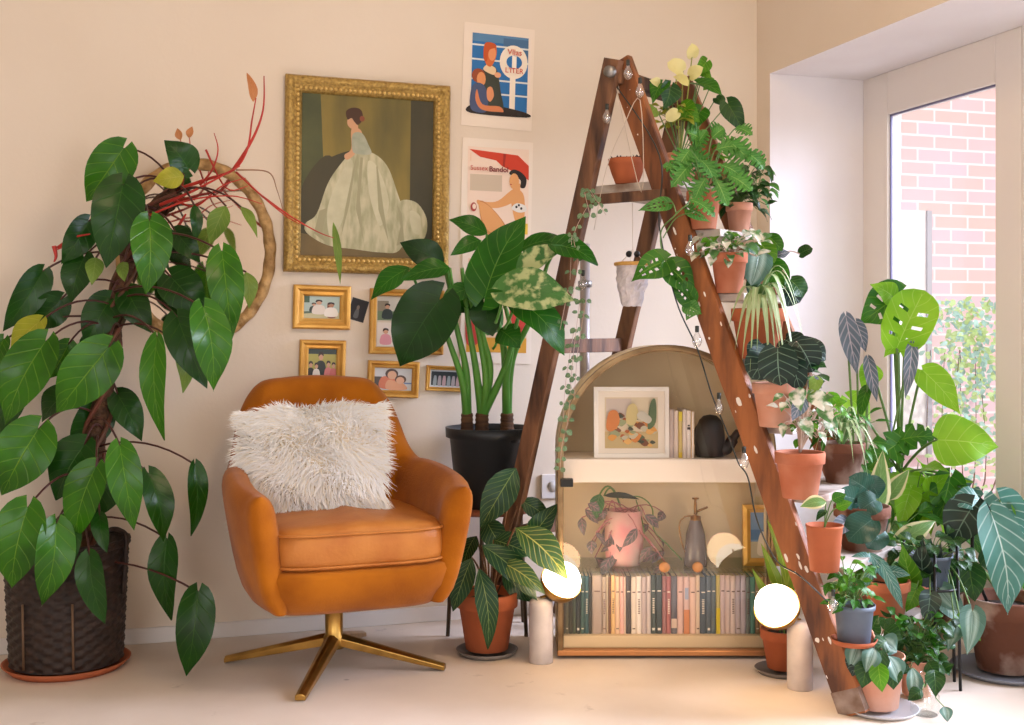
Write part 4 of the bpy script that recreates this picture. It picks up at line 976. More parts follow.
# ---- climbing philodendron in a wicker basket
ph = leafmat('glossy_philodendron_leaf', srgb(58, 124, 30), srgb(22, 72, 18), srgb(120, 168, 70), nveins=6, vw=.022, rough=.28, tr=.22)
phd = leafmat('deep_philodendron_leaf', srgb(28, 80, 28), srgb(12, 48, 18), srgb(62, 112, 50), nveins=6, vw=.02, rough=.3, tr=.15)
phy = leafmat('yellowing_leaf', srgb(176, 176, 50), srgb(120, 146, 40), srgb(206, 196, 90), nveins=6, vw=.02, rough=.4, tr=.3)
pho = leafmat('olive_young_leaf', srgb(120, 150, 60), srgb(88, 126, 44), srgb(160, 176, 90), nveins=6, vw=.02, tr=.3)
Zp = 3.475; base = PZ(67, Zp, .022)
saucer(PZ(67, Zp, 0), .182, terra_o, 'wide orange terracotta saucer under the dark wicker basket', .024)
root = empty('climbing_philodendron', base, 'tall climbing philodendron with red new shoots in a dark wicker basket', 'potted plant')
mb = MB(); rows = []; NR, NC = 72, 144; H = .345
for i in range(NR+1):
    z = H*i/NR; r = .158+.016*(z/H)
    row = []
    for j in range(NC):
        t = 2*math.pi*j/NC; wv = math.sin(j/NC*math.pi*36)*(1 if (i//3) % 2 else -1); rd = math.sin(math.pi*((i % 3)+.5)/3)
        row.append(base+V(((r+.0045*wv*rd)*math.cos(t), (r+.0045*wv*rd)*math.sin(t), z)))
    rows.append(row)
mb.grid(rows, close_u=True)
mb.lathe(base, [(.174, H), (.168, H), (.160, .26), (.001, .26)], 40)
wk = mat('dark_wicker', srgb(52, 36, 28), .6, var=srgb(30, 22, 20), vscale=50, bump=.3)
bk = mb.build('basket', wk, root)
mb = MB()
for dz in (0, .010): mb.tube([base+V((.174*math.cos(t*.1309), .174*math.sin(t*.1309), H-.002+dz+.003*(t % 2))) for t in range(49)], .007, 8, cap=False)
mb.build('woven_rim', wk, bk)
mb = MB(); d = RT*.172-FW*.02
mb.tube(spline([base+d+UP*.20, base+d*1.06+UP*(H+.01), base+d*1.0+UP*(H+.045)-FW*.02, base+d*.86+UP*(H+.05)-FW*.06, base+d*.72-FW*.10+UP*(H+.005)], 6), .007, 8); mb.build('handle', wk, bk)
for px_ in (45, 92):
    mb = MB(); q0 = base-FW*math.sqrt(max(0, .162**2-((px_-67)*Zp/FPX)**2))+RT*((px_-67)*Zp/FPX)-FW*.004; mb.tube([q0+UP*.012, q0+UP*.2-FW*.008], .0035, 6); mb.build('upright_cane', mat('pale_cane', srgb(110, 84, 62), .6), bk)
tr = [P(78, 585, Zp), P(84, 520, Zp), P(92, 455, Zp+.0), P(102, 395, Zp+.02), P(112, 335, Zp+.03), P(122, 285, Zp+.05), P(135, 240, Zp+.06), P(152, 210, Zp+.08), P(176, 190, Zp+.1)]
tr = [V((p.x, p.y, p.z)) for p in tr]; sp_ = spline(tr, 7)
mb = MB(); rows = []
mb.tube(sp_, [.036*(1-.45*i/len(sp_))*(1+.12*math.sin(i*2.1)) for i in range(len(sp_))], 12); mb.build('moss_pole', mat('fibrous_brown_pole', srgb(96, 66, 44), .95, var=srgb(52, 36, 26), vscale=40, bump=1.0, bscale=80), root)
for k in range(3):
    mb = MB(); mb.tube([p+V((math.cos(i*.33+k*2.1)*.04*(1-.4*i/len(sp_)), math.sin(i*.33+k*2.1)*.04*(1-.4*i/len(sp_)), 0)) for i, p in enumerate(sp_)], [.008*(1-.4*i/len(sp_)) for i in range(len(sp_))], 8); mb.build('stem', mat('reddish_brown_vine', srgb(110, 56, 40), .6, var=srgb(70, 60, 36), vscale=20), root)
def fromtrunk(b):
    q = min(sp_, key=lambda p: abs(p.z-(b.z+.05))+.3*abs((p-b).dot(RT))); return q+V((rr.uniform(-.02, .02), -.02, 0))
# front and bright leaves first
LFS = [(123,149,86,202,44,-.05,None,ph),(262*.469,268*.469+60,106,267,50,-.14,None,phd),(149,222,148,293,42,-.2,None,ph),(188,168,166,140,34,0,None,phd),(184,176,153,181,22,-.03,'ovate',phy),
 (226,206,209,244,22,-.02,'ovate',pho),(194,205,196,242,14,-.02,'ovate',phd),(241,207,258,236,11,-.0,'ovate',pho),(246,272,250,308,18,-.02,'ovate',pho),(222,252,232,340,36,-.12,None,ph),(203,308,216,391,42,-.2,None,ph),
 (178,318,206,388,38,-.08,None,phd),(172,278,204,314,42,-.02,None,phd),(158,338,160,441,28,-.16,None,ph),(182,348,185,392,22,-.06,None,pho),(42,272,4,332,32,-.02,None,phd),(40,322,10,358,30,-.1,None,phy),
 (46,342,2,424,50,-.14,None,ph),(68,345,48,380,28,-.06,None,ph),(108,348,55,414,52,-.2,None,ph),(88,222,62,264,30,-.03,None,phd),(96,258,92,284,18,-.1,'ovate',pho),(124,262,124,281,14,-.12,'ovate',pho),(84,258,70,302,32,-.02,None,phd),
 (4,340,-8,372,24,-.02,None,ph),(38,430,0,496,56,-.16,None,ph),(28,508,9,590,52,-.27,None,ph),(56,524,44,607,40,-.26,None,ph),(96,468,72,541,42,-.24,None,ph),(120,446,134,531,34,-.24,None,ph),(148,474,166,542,32,-.12,None,phd),
 (84,446,54,500,46,-.06,None,phd),(194,464,194,537,22,-.06,None,phd),(168,540,168,622,32,-.06,None,phd),(198,592,187,678,38,-.12,None,phd),(90,556,103,625,30,-.25,None,phd),(66,520,70,570,28,-.22,None,phd),(100,516,106,553,18,-.2,None,phd),
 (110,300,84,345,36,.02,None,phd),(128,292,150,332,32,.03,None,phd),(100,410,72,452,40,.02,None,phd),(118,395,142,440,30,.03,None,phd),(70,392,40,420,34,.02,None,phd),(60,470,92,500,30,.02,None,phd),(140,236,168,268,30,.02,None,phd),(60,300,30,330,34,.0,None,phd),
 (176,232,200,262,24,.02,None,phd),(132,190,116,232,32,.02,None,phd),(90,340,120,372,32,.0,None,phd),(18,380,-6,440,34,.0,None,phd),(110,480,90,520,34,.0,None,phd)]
LF(root, LFS, Zp, fromtrunk, ph, redstem, rr, stalk=.0032, sag=.035, kind='arrow')
shoot = mat('red_new_shoot', srgb(196, 54, 40), .45, var=srgb(160, 36, 30), vscale=12)
def shootp(pts, r=.004, m=shoot, name='new_shoot'):
    mb = MB(); q = spline([P(x, y, min(Zp+dz, WALLZ(x)-.03)) for x, y, dz in pts], 6); mb.tube(q, [r*(1-.75*i/len(q)) for i in range(len(q))], 7); return mb.build(name, m, root)
for pts, r in ([[(176,190,.1),(205,180,.1),(233,170,.08),(247,150,.06),(252,120,.06),(256,98,.05)], .006], [[(233,170,.08),(252,140,.06),(263,110,.05),(264,76,.04)], .0055], [[(160,205,.05),(195,190,.04),(240,166,.04)], .006],
   [[(200,185,.1),(212,170,.08),(218,150,.07),(214,133,.07)], .004], [[(186,178,.1),(184,155,.08),(180,138,.08)], .0035], [[(186,178,.1),(190,150,.08),(189,136,.08)], .003], [[(236,172,.08),(262,196,.08),(286,216,.1),(300,224,.1)], .0035],
   [[(150,215,.0),(190,200,.0),(232,196,-.02),(262,204,0)], .0035], [[(206,150,.1),(226,188,.06),(248,186,.06)], .0035], [[(58,248,-.05),(72,238,-.06),(90,234,-.06)], .006], [[(54,246,-.06),(56,256,-.06),(54,262,-.06)], .007], [[(70,244,-.05),(56,250,-.06)], .004],
   [[(175,200,.06),(196,206,.05),(222,186,.04),(246,178,.04)], .004], [[(165,250,.04),(176,230,.04),(186,214,.04)], .009]):
    shootp(pts, r)
shootp([(262,196,.08),(290,216,.1),(318,232,.12),(334,238,.14)], .0035)
shootp([(236,170,.06),(268,172,.1),(277,190,.1),(284,214,.1)], .0028, mat('tan_aerial_root', srgb(150, 112, 84), .7), 'aerial_root')
leaf_obj(root, 'leaf', pho, stemg, None, P(333, 222, 3.72), P(341, 284, 3.72), .026, 'lance', rnd=rr)
peach = leafmat('peach_sheath', srgb(206, 140, 90), srgb(190, 110, 70), srgb(220, 160, 110), tr=.3)
for a_, b_, w_ in (((253,102),(248,72),11), ((181,140),(177,128),8), ((189,138),(192,126),8), ((100,236),(92,228),10)): leaf_obj(root, 'leaf_sheath', peach, stemg, None, P(*a_, Zp+.05), P(*b_, Zp+.05), pxw(w_, Zp), 'lance', rnd=rr)
# ---- giant alocasia in the black pot
p = PZ(490, 3.90, .4155); rp = .149
root = pot_root('giant_alocasia', 'big leafed alocasia with thick green stalks in a large black plastic pot', p, rp, .262, blackp, 'plastic')
al = leafmat('alocasia_leaf', srgb(38, 110, 32), srgb(16, 66, 20), srgb(110, 160, 84), nveins=7, vw=.02, rough=.33, tr=.2)
ald = leafmat('deep_alocasia_leaf', srgb(18, 66, 28), srgb(8, 42, 20), srgb(40, 92, 44), nveins=7, vw=.014, rough=.35, tr=.12)
alv = leafmat('marbled_alocasia_leaf', srgb(74, 124, 60), srgb(44, 98, 46), srgb(184, 194, 138), 'speckle', nveins=7, rough=.4, tr=.25)
cor = mat('ringed_brown_corm', srgb(112, 78, 50), .8, var=srgb(70, 46, 30), vscale=6, stretch=(1, 1, 14), bump=.6)
stk = mat('juicy_green_stalk', srgb(92, 150, 60), .35, var=srgb(40, 104, 38), vscale=5, stretch=(1, 1, .3))
crowns = []
for px_, r_ in ((467, .020), (482, .022), (507, .022)):
    mb = MB(); b0 = PZ(px_, 3.88, p.z+.22); b1 = P(px_, 413, 3.88)
    mb.tube([b0.lerp(b1, i/12) for i in range(13)], [r_*(1.05+.12*(i % 2)-.012*i) for i in range(13)], 14); mb.build('trunk', cor, root); crowns.append(b1)
stalkpaths = [((467,416),(462,380),(447,335),(437,300)), ((467,416),(466,370),(455,320),(447,270)), ((482,416),(476,370),(468,320),(462,268)), ((482,416),(486,380),(478,330),(468,290)), ((482,416),(490,370),(482,330),(482,292)), ((507,416),(506,380),(512,340),(504,302)), ((482,416),(500,380),(510,350),(518,318)), ((507,416),(512,360),(530,320),(548,262)), ((507,416),(504,350),(494,310),(494,300))]
for sp4 in stalkpaths:
    mb = MB(); q = spline([P(x, y, 3.88-.05*i) for i, (x, y) in enumerate(sp4)], 7); n_ = len(q); mb.tube(q, [.017*(1-.72*(i/n_)**.6)+.001 for i in range(n_)], 10); mb.build('stalk', stk, root)
AL_ = [(440,300,398,366,66,-.2,None,ald),(410,268,369,298,26,-.16,'ovate',al),(444,263,400,242,30,-.1,'ovate',ald),(450,268,401,278,24,-.18,'ovate',al),(487,234,449,218,22,-.1,'ovate',al),(480,240,451,254,18,-.12,'ovate',al),
 (486,296,522,215,56,-.2,None,al),(520,250,566,237,22,-.14,'ovate',al),(516,272,566,244,26,-.4,'ovate',alv),(556,246,599,262,34,-.42,None,al),(504,292,576,298,50,-.46,None,alv),(516,300,568,352,48,-.42,None,al),(472,288,440,302,22,-.14,'ovate',al),(486,306,492,336,34,-.18,None,ald),
 (538,284,566,290,14,-.1,'ovate',ald),(480,300,458,312,26,-.05,'ovate',ald),(500,330,520,346,30,-.1,'ovate',al),(476,282,500,298,30,-.12,None,ald),(524,262,504,276,22,-.1,'ovate',al),(455,285,476,310,24,-.08,'ovate',al)]
LF(root, AL_, 3.86, lambda b: b+V((0, .03, -.06))+(V((P(484, 330, 3.8)))-b)*.25, al, stk, rr, stalk=.0045, sag=-.01, kind='arrow', fold=.12)
mb = MB(); q = P(514, 432, 3.8); mb.lathe(V((q.x, q.y, p.z+.22)), [(.001, 0), (.018, 0), (.022, .04), (.02, .04), (.001, .035)], 16); mb.build('small_black_cup', blackp, root)
# ---- striped calathea in terracotta
p = PZ(487, 3.62, .016)
saucer(PZ(487, 3.62, 0), .096, mat('grey_saucer', srgb(120, 112, 106), .5), 'grey saucer under the terracotta pot behind the armchair', .016)
root = pot_root('calathea', 'dark striped calathea in a terracotta pot between armchair and globe lamp', p, pxw(62, 3.62)/2, pxw(57, 3.62), terra_o)
cal = leafmat('striped_calathea_leaf', srgb(24, 66, 34), srgb(10, 40, 22), srgb(136, 160, 84), nveins=9, vw=.03, rough=.35, tr=.12)
cal2 = leafmat('yellow_striped_leaf', srgb(60, 92, 38), srgb(26, 60, 26), srgb(190, 186, 90), nveins=9, vw=.045, rough=.35, tr=.2)
c0 = PZ(490, 3.62, .13)
LF(root, [(478,568,491,650,26,-.12),(472,558,452,612,24,-.08),(515,528,570,578,38,-.12,None,cal2),(516,468,480,528,34,-.02),(528,545,558,503,24,.06),(482,546,540,598,32,-.14,None,cal),(500,562,546,592,24,-.16,None,cal2),(494,540,532,554,28,-.05),(486,520,504,552,26,.02),(502,575,534,602,22,.02),(470,590,458,570,16,0),(520,500,552,520,20,.08),(476,536,462,566,20,.04)],
   3.6, c0, cal, brownstem, rr, stalk=.003, sag=.03, kind='lance', fold=.1)
# ---- tall strap-leafed plant beside the right lamp
p = PZ(783, 3.42, .014)
saucer(PZ(783, 3.42, 0), .082, mat('grey_saucer', (.2, .2, .2)), 'grey saucer under the terracotta pot behind the right globe lamp', .014)
root = pot_root('strap_leaf_plant', 'terracotta pot with tall yellow green strap leaves behind the right globe lamp', p, .066, .115, terra_o)
strapm = leafmat('yellow_green_strap', srgb(128, 160, 50), srgb(86, 130, 40), srgb(190, 200, 100), nveins=2, tr=.3)
LF(root, [(784,610,772,520,15,-.01),(788,610,762,545,13,.03),(780,612,752,570,10,.02),(790,610,796,540,10,.05)], 3.42, lambda b: V((b.x, b.y, .11)), strapm, stemg, rr, stalk=.003, sag=0, kind='lance', fold=.25)
# ---------------------------------------------------------------- plants on the ladder
lf_bright = leafmat('bright_green_leaf', srgb(92, 156, 52), srgb(52, 116, 36), srgb(150, 196, 100), nveins=6, tr=.3)
lf_mid = leafmat('fresh_green_leaf', srgb(56, 124, 48), srgb(26, 84, 32), srgb(116, 168, 88), nveins=6, tr=.25)
lf_dark = leafmat('dark_green_leaf', srgb(30, 80, 46), srgb(12, 48, 28), srgb(90, 130, 90), nveins=6, tr=.15)
lf_black = leafmat('blackish_veined_leaf', srgb(22, 46, 36), srgb(8, 26, 20), srgb(120, 150, 128), nveins=5, vw=.03, tr=.08)
lf_silver = leafmat('silver_pink_leaf', srgb(104, 120, 134), srgb(52, 70, 80), srgb(206, 196, 206), 'plain', nveins=6, vw=.06, rough=.5, tr=.2)
lf_var = leafmat('cream_splashed_leaf', srgb(96, 140, 80), srgb(58, 110, 60), srgb(226, 222, 204), 'speckle', nveins=5, tr=.3)
lf_lime = leafmat('lime_backlit_leaf', srgb(150, 206, 50), srgb(104, 176, 34), srgb(190, 224, 110), nveins=5, vw=.02, tr=.55)
lf_cream = leafmat('cream_edged_leaf', srgb(120, 160, 90), srgb(86, 132, 66), srgb(160, 190, 120), nveins=9, tr=.35, edge=srgb(232, 226, 176))
lf_teal = leafmat('blue_green_rubber_leaf', srgb(44, 86, 70), srgb(20, 54, 46), srgb(96, 130, 112), nveins=10, vw=.015, rough=.25, tr=.1)
lf_water = leafmat('silver_striped_leaf', srgb(84, 120, 104), srgb(26, 66, 46), srgb(160, 182, 168), 'feather', nveins=6, tr=.15)
lf_anth = leafmat('pale_veined_teal_leaf', srgb(80, 130, 116), srgb(48, 98, 86), srgb(206, 226, 214), nveins=7, vw=.035, rough=.35, tr=.25)
lf_strap = leafmat('white_striped_strap', srgb(92, 146, 66), srgb(60, 120, 48), srgb(216, 222, 180), nveins=1, vw=.2, tr=.3)
spathe = leafmat('pale_yellow_spathe', srgb(246, 240, 176), srgb(236, 224, 126), srgb(246, 238, 170), nveins=3, tr=.4)
pinkstem = mat('pale_pink_stem', srgb(196, 168, 150), .5)
def PR(name, label, k, px, w, h, m, style='classic', q=.04, **kw):
    p, Z = TP(k, px, q); return pot_root(name, label, p, pxw(w, Z)/2, pxw(h, Z), m, style, **kw), p, Z
def bush(root, c, n, spread, ln, wd, bm, sm, rnd, kind='ovate', name='foliage', down=.3, bias=(0, 0, 0), **k):
    """many small leaves around c; spread = (right, depth, up)"""
    mb = MB(); mb.nonormal = True
    for i in range(n):
        a = rnd.uniform(0, 2*math.pi); e = rnd.random()**.5
        d = RT*(math.cos(a)*spread[0]*e)+FW*(math.sin(a)*spread[1]*e)+UP*(rnd.uniform(-.25, 1)*spread[2])+V(bias)*e
        b = c+d; o = V((d.x, d.y, 0)); o = o.normalized() if o.length > 1e-4 else V((1, 0, 0))
        L = ln*rnd.uniform(.7, 1.25); t = b+(o*.7-FW*.25+UP*rnd.uniform(-down*2, down)+V((rnd.uniform(-.4, .4), rnd.uniform(-.4, .4), 0))).normalized()*L
        leaf(mb, b, t, wd*rnd.uniform(.8, 1.2), kind, nrm=(o*.3-FW*.6+UP*.7), rnd=rnd, nu=k.get('nu', 6), nv=4, split=k.get('split', 0), holes=False)
        mb.tube(curve3(c+d*.1-UP*.01, b, .012, 4), .0013, 5, 1, cap=False)
    return mb.build(name, [bm, sm], root)
# platform: succulent bowl
zp = 1.438; p = PZ(627, 3.52, zp)
root = pot_root('succulent_bowl', 'small orange bowl of dark succulents on the ladder top platform', p, pxw(38, 3.52)/2, pxw(25, 3.52), terra_o, 'bowl')
mb = MB(); mb.nonormal = True
for i in range(9):
    c = p+RT*(-.038+.0095*i)+FW*rr.uniform(-.02, .02)+UP*.066
    for j in range(6): leaf(mb, c, c+V((math.cos(j*1.05)*.012, math.sin(j*1.05)*.012, rr.uniform(.008, .022))), .008, 'ovate', rnd=rr, nu=4, nv=2)
mb.build('foliage', leafmat('dark_succulent', srgb(52, 48, 50), srgb(32, 32, 36), srgb(70, 66, 66)), root)
# anthurium with pale flowers
p = PZ(680, 3.62, 1.438)
root = pot_root('flowering_anthurium', 'pale yellow flowered anthurium at the very top of the ladder', p, .056, .105, terra_p)
c0 = p+UP*.09
LF(root, [(692,57,692,44,13,-.02),(683,71,668,62,17,-.03),(690,76,702,68,14,-.05),(676,76,688,85,11,-.04),(678,112,666,120,13,-.1)], 3.62, c0, spathe, stem_y, rr, stalk=.0018, sag=.0, kind='round', name='flower')
LF(root, [(698,84,724,95,24,-.03,None,lf_mid),(706,62,694,76,16,0,None,lf_bright),(716,98,724,104,12,0,'round',lf_dark),(728,104,745,134,22,-.05,'heart',lf_dark),(700,68,712,80,14,.02,None,lf_bright),(670,88,664,110,24,-.1,'heart',lf_dark),(662,84,652,102,20,-.1,'heart',lf_mid),(712,82,703,90,14,0,None,lf_bright),
  (660,84,650,80,10,-.1,'ovate',spathe),(656,108,646,116,16,-.12,'ovate',pho),(700,112,690,130,24,0,None,lf_mid),(684,108,700,122,22,-.04,None,lf_bright)], 3.62, c0, lf_mid, stemg, rr, stalk=.0016, sag=.0, kind='heart')
bush(root, P(672, 122, 3.58), 26, (.045, .04, .05), .035, .02, leafmat('yellow_green_small_leaf', srgb(170, 176, 60), srgb(120, 146, 46), srgb(206, 196, 90), tr=.4), stem_y, rr)
# split-leaf plant, upper
p, Z = TP(7, 704, .03)
root = pot_root('split_leaf_philodendron', 'frilly split leaf philodendron in the left pot of the top ladder tread', p, pxw(35, Z)/2, pxw(38, Z), terra)
lf_fr = leafmat('frilly_green_leaf', srgb(78, 140, 56), srgb(36, 98, 40), srgb(150, 190, 104), nveins=8, tr=.25)
LF(root, [(690,150,676,170,26,-.04),(700,140,688,132,26,0),(712,138,724,128,24,0),(716,150,742,146,26,-.03),(728,140,750,160,28,-.02),(744,152,765,168,24,-.04),(700,160,716,182,28,-.06),(690,165,672,186,26,-.06),(720,165,744,178,28,-.05),(706,178,694,200,24,-.1),(716,180,728,206,24,-.1),(684,180,664,164,26,-.06),(696,150,706,130,26,0),(736,128,752,134,18,0),(690,200,716,216,20,-.13),(706,170,690,148,26,.02),(730,176,752,190,24,-.08)],
   Z, lambda b: (p+UP*.11).lerp(b, .3), lf_fr, stemg, rr, stalk=.0018, sag=.02, kind='ovate', split=6)
p2, Z2 = TP(7, 739, .0)
root = pot_root('bushy_foliage_plant', 'bushy dark leafed plant in the right pot of the top ladder tread', p2, pxw(27, Z2)/2, pxw(33, Z2), terra_p)
bush(root, p2+UP*.11, 60, (.085, .06, .11), .045, .026, lf_dark, stemg, rr, down=.5)
bush(root, p2+UP*.13+RT*.05, 22, (.06, .05, .08), .04, .024, lf_fr, stemg, rr, down=.5)
# small wrapped pot behind on the platform
p = PZ(704, 3.72, 1.438)
root = pot_root('young_fern', 'small terracotta pot with fresh fern leaves at the back of the ladder platform', p, .04, .075, terra_p)
bush(root, p+UP*.07, 22, (.06, .05, .07), .05, .02, lf_bright, stemg, rr)
# swiss cheese vine trailing left of the rail
p = PZ(672, 3.56, 1.438)
root = pot_root('swiss_cheese_vine', 'holed leaf vine trailing down left of the orange ladder rail', p, .042, .08, terra_p)
vz = 3.30
q = spline([p+UP*.07, P(690, 196, 3.28), P(676, 214, 3.25), P(661, 232, vz), P(666, 262, vz), P(690, 296, vz), P(700, 322, vz)], 6); mb = MB(); mb.tube(q, .0022, 6); mb.tube(spline([P(676, 214, 3.25), P(672, 202, 3.26), P(662, 205, 3.28)], 4), .0018, 5); mb.tube(spline([P(663, 238, vz), P(676, 218, vz), P(694, 212, 3.26)], 5), .0018, 5); mb.build('vine', stemg, root)
for b_, t_, w_ in (((664,262),(631,280),34), ((670,268),(696,300),34), ((690,300),(670,274),22), ((688,306),(702,314),18), ((668,204),(638,210),16), ((690,210),(712,222),18), ((694,308),(686,320),14)):
    leaf_obj(root, 'leaf', lf_fr if w_ < 20 else lf_mid, stemg, None, P(*b_, vz-.01), P(*t_, vz-.02), pxw(w_, vz), 'heart', rnd=rr, holes=True, nu=13, nv=10, fold=.1)
# tread 6
p, Z = TP(6, 729, .03)
root = pot_root('mixed_trailing_plant', 'terracotta pot of pale mixed foliage on the second ladder tread', p, pxw(37, Z)/2, pxw(40, Z), terra)
bush(root, p+UP*.115, 40, (.10, .06, .06), .042, .026, lf_var, pinkstem, rr, down=.6)
bush(root, p+UP*.125-RT*.03, 16, (.05, .05, .06), .05, .028, lf_bright, stemg, rr)
p, Z = TP(6, 761, .0)
root = pot_root('begonia', 'trailing round leafed begonia at the right end of the second ladder tread', p, pxw(32, Z)/2, pxw(26, Z), terra_p)
LF(root, [(760,248,752,284,30,-.06,None,lf_water),(772,262,784,288,26,-.04,None,lf_mid),(786,288,800,302,32,-.05,None,lf_black),(790,280,804,296,24,-.08,None,lf_dark),(758,240,774,262,22,-.04,None,lf_bright),(748,250,766,256,18,-.02,None,lf_silver),(800,254,812,248,14,0,None,lf_dark),(768,236,782,250,16,0,None,lf_mid),(742,262,730,286,22,-.02,None,lf_dark),(776,256,790,252,12,0,'ovate',lf_silver),(764,280,750,296,26,-.02,None,lf_dark)],
   Z, p+UP*.07, lf_mid, pinkstem, rr, stalk=.0016, sag=.03, kind='round', fold=.1)
# tread 5: spider plant
p, Z = TP(5, 758, .04)
root = pot_root('spider_plant', 'arching green strap leafed plant in a big orange pot on the third ladder tread', p, pxw(54, Z)/2, pxw(50, Z), terra_o)
def straps(root, c, specs, m, w=.012):
    for (tx, ty, lift, dz, Zt) in specs:
        t = P(tx, ty, Zt+dz-.05); pts = [c]; n = 12; mid = c.lerp(t, .4)+UP*lift*1.9-FW*.02
        cur = [((1-u)**2)*c+2*u*(1-u)*mid+(u*u)*t for u in [i/n for i in range(n+1)]]
        mb = MB(); mb.nonormal = True; rows = []; uvs = []
        d0 = (t-c); s_ = d0.cross(UP); s_ = s_.normalized() if s_.length > 1e-4 else RT
        for i, q in enumerate(cur):
            u = i/n; ww = w*(.6+.6*math.sin(math.pi*min(1, u+.15)))*(1-u**3)+.0004
            rows.append([q-s_*ww/2, q-UP*ww*.12, q+s_*ww/2]); uvs += [(0, u), (.5, u), (1, u)]
        mb.grid(rows, uvs=uvs); mb.build('leaf', m, root)
c0 = p+UP*.125
straps(root, c0, [(735,350,.10,-.05,Z),(742,362,.12,-.08,Z),(750,372,.14,-.1,Z),(757,352,.10,-.1,Z),(806,352,.17,-.02,Z),(803,330,.16,0,Z),(796,372,.18,-.06,Z),(788,392,.16,-.1,Z),(780,352,.12,-.1,Z),(800,400,.18,-.08,Z),(770,385,.12,-.12,Z),(728,330,.10,-.02,Z),(812,376,.16,0,Z),(776,366,.14,-.08,Z),(745,340,.08,-.09,Z),(768,345,.09,-.1,Z)], lf_strap, .017)
# tread 4: dark leaves
p, Z = TP(4, 775, .04)
root = pot_root('dark_alocasia', 'blackish round leafed plant with pale veins in a wide pot on the fourth ladder tread', p, pxw(46, Z)/2, pxw(44, Z), terra_p)
LF(root, [(778,348,780,386,40,-.12),(797,342,814,372,32,-.05),(768,352,752,378,34,-.04),(800,348,826,358,28,0),(790,350,800,390,26,-.06),(762,344,756,364,28,0),(785,340,800,352,30,.02)], Z, p+UP*.10, lf_black, pinkstem, rr, stalk=.002, sag=.03, kind='round', fold=.1, arch=.2)
bush(root, p+UP*.13+RT*.07, 16, (.06, .05, .07), .045, .032, lf_dark, pinkstem, rr, 'round', name='small_leaves')
# tread 3
p, Z = TP(3, 800, .05)
root = pot_root('caladium', 'pale stemmed plant with cream splashed leaves in a clean pot halfway up the ladder', p, pxw(50, Z)/2, pxw(46, Z), terra)
LF(root, [(798,388,800,410,18,-.03,None,lf_var),(812,392,824,410,18,-.02,None,lf_var),(805,398,792,420,16,-.04,None,lf_silver),(820,405,832,424,16,0,None,lf_var),(808,380,822,388,14,0,None,lf_silver),(818,376,812,396,14,0,None,pho),(802,420,812,438,14,-.04,None,lf_var),(816,420,806,434,14,0,None,lf_mid),(794,400,784,408,10,0,None,lf_var),(824,418,838,434,14,0,None,lf_var),(828,392,842,408,14,.02,None,lf_bright)],
   Z, p+UP*.12, lf_var, pinkstem, rr, stalk=.0026, sag=.01, kind='ovate')
bush(root, p+UP*.19, 26, (.07, .06, .09), .034, .02, lf_var, pinkstem, rr, down=.7); bush(root, p+UP*.17+RT*.05, 14, (.06, .05, .08), .034, .02, lf_bright, pinkstem, rr, down=.7, name='young_foliage')
p, Z = TP(3, 842, .02)
root = pot_root('spider_plant', 'bushy striped spider plant in the dark pot behind the halfway terracotta pot', p, pxw(46, Z)/2, pxw(40, Z), terra_d)
c0 = p+UP*.10
straps(root, c0, [(815+4*i+rr.uniform(-4, 4), 436+rr.uniform(-16, 30)+abs(i-7)*1.5, .07+rr.uniform(0, .05), rr.uniform(-.14, .03), Z) for i in range(15)]+[(880, 468, .10, -.05, Z), (868, 476, .1, -.1, Z), (872, 440, .08, 0, Z), (800,380,.02,0,Z)], lf_strap, .011)
root = bpy.data.objects['spider_plant.001']; bush(root, c0+UP*.02, 26, (.10, .07, .09), .05, .016, lf_mid, stemg, rr, name='foliage', down=.7)
# tread 2
p, Z = TP(2, 819, .05)
root = pot_root('seedling_pot', 'small orange fluted pot with a single pale leaf low on the ladder', p, pxw(37, Z)/2, pxw(46, Z), terra_o, 'plain')
LF(root, [(826,502,800,506,16,-.02,'ovate',lf_cream),(832,500,846,494,12,0,'ovate',lf_mid),(836,508,852,502,12,0,'ovate',lf_bright),(826,510,816,520,8,0,'ovate',lf_dark)], Z, p+UP*.11, lf_cream, stemg, rr, stalk=.0016, sag=.01, kind='ovate')
p, Z = TP(2, 862, .02)
root = pot_root('peperomia', 'glossy blue green round leafed plant in the wide brown pot low on the ladder', p, pxw(56, Z)/2, pxw(44, Z), terra_d)
LF(root, [(872,520,848,540,34,-.1),(868,490,850,478,28,-.04),(876,500,860,510,26,-.06),(868,480,880,498,24,0),(858,500,838,494,24,-.04),(880,530,868,548,26,-.04),(848,520,834,532,18,-.06,None,lf_silver)], Z, p+UP*.09, lf_teal, brownstem, rr, stalk=.0025, sag=.01, kind='round', fold=.08)
# tread 1
p, Z = TP(1, 854, .05)
saucer(p-UP*.0, pxw(46, Z)/2, terra_o, 'orange saucer under the blue grey pot on the lowest tread', .014)
p = p+UP*.005
root = pot_root('leafy_cactus', 'small green leafy plant in a blue grey pot on the lowest ladder tread', p, pxw(42, Z)/2, pxw(38, Z), greyp, 'plastic')
bush(root, p+UP*.115, 46, (.065, .05, .085), .034, .018, lf_mid, stemg, rr, down=.4, name='foliage'); bush(root, p+UP*.13-RT*.02, 14, (.05, .04, .09), .034, .015, lf_bright, stemg, rr, name='young_foliage')
p, Z = TP(1, 887, .03)
root = pot_root('silver_leaf_plant', 'terracotta pot of long pale leaves at the right of the lowest tread', p, pxw(46, Z)/2, pxw(40, Z), terra)
LF(root, [(868,552,898,590,14,-.06),(880,560,904,610,12,-.1),(872,560,852,556,12,-.04),(884,570,910,575,12,-.02),(876,566,862,590,12,-.1)], Z, p+UP*.1, lf_anth, stemg, rr, stalk=.002, sag=.01, kind='lance')
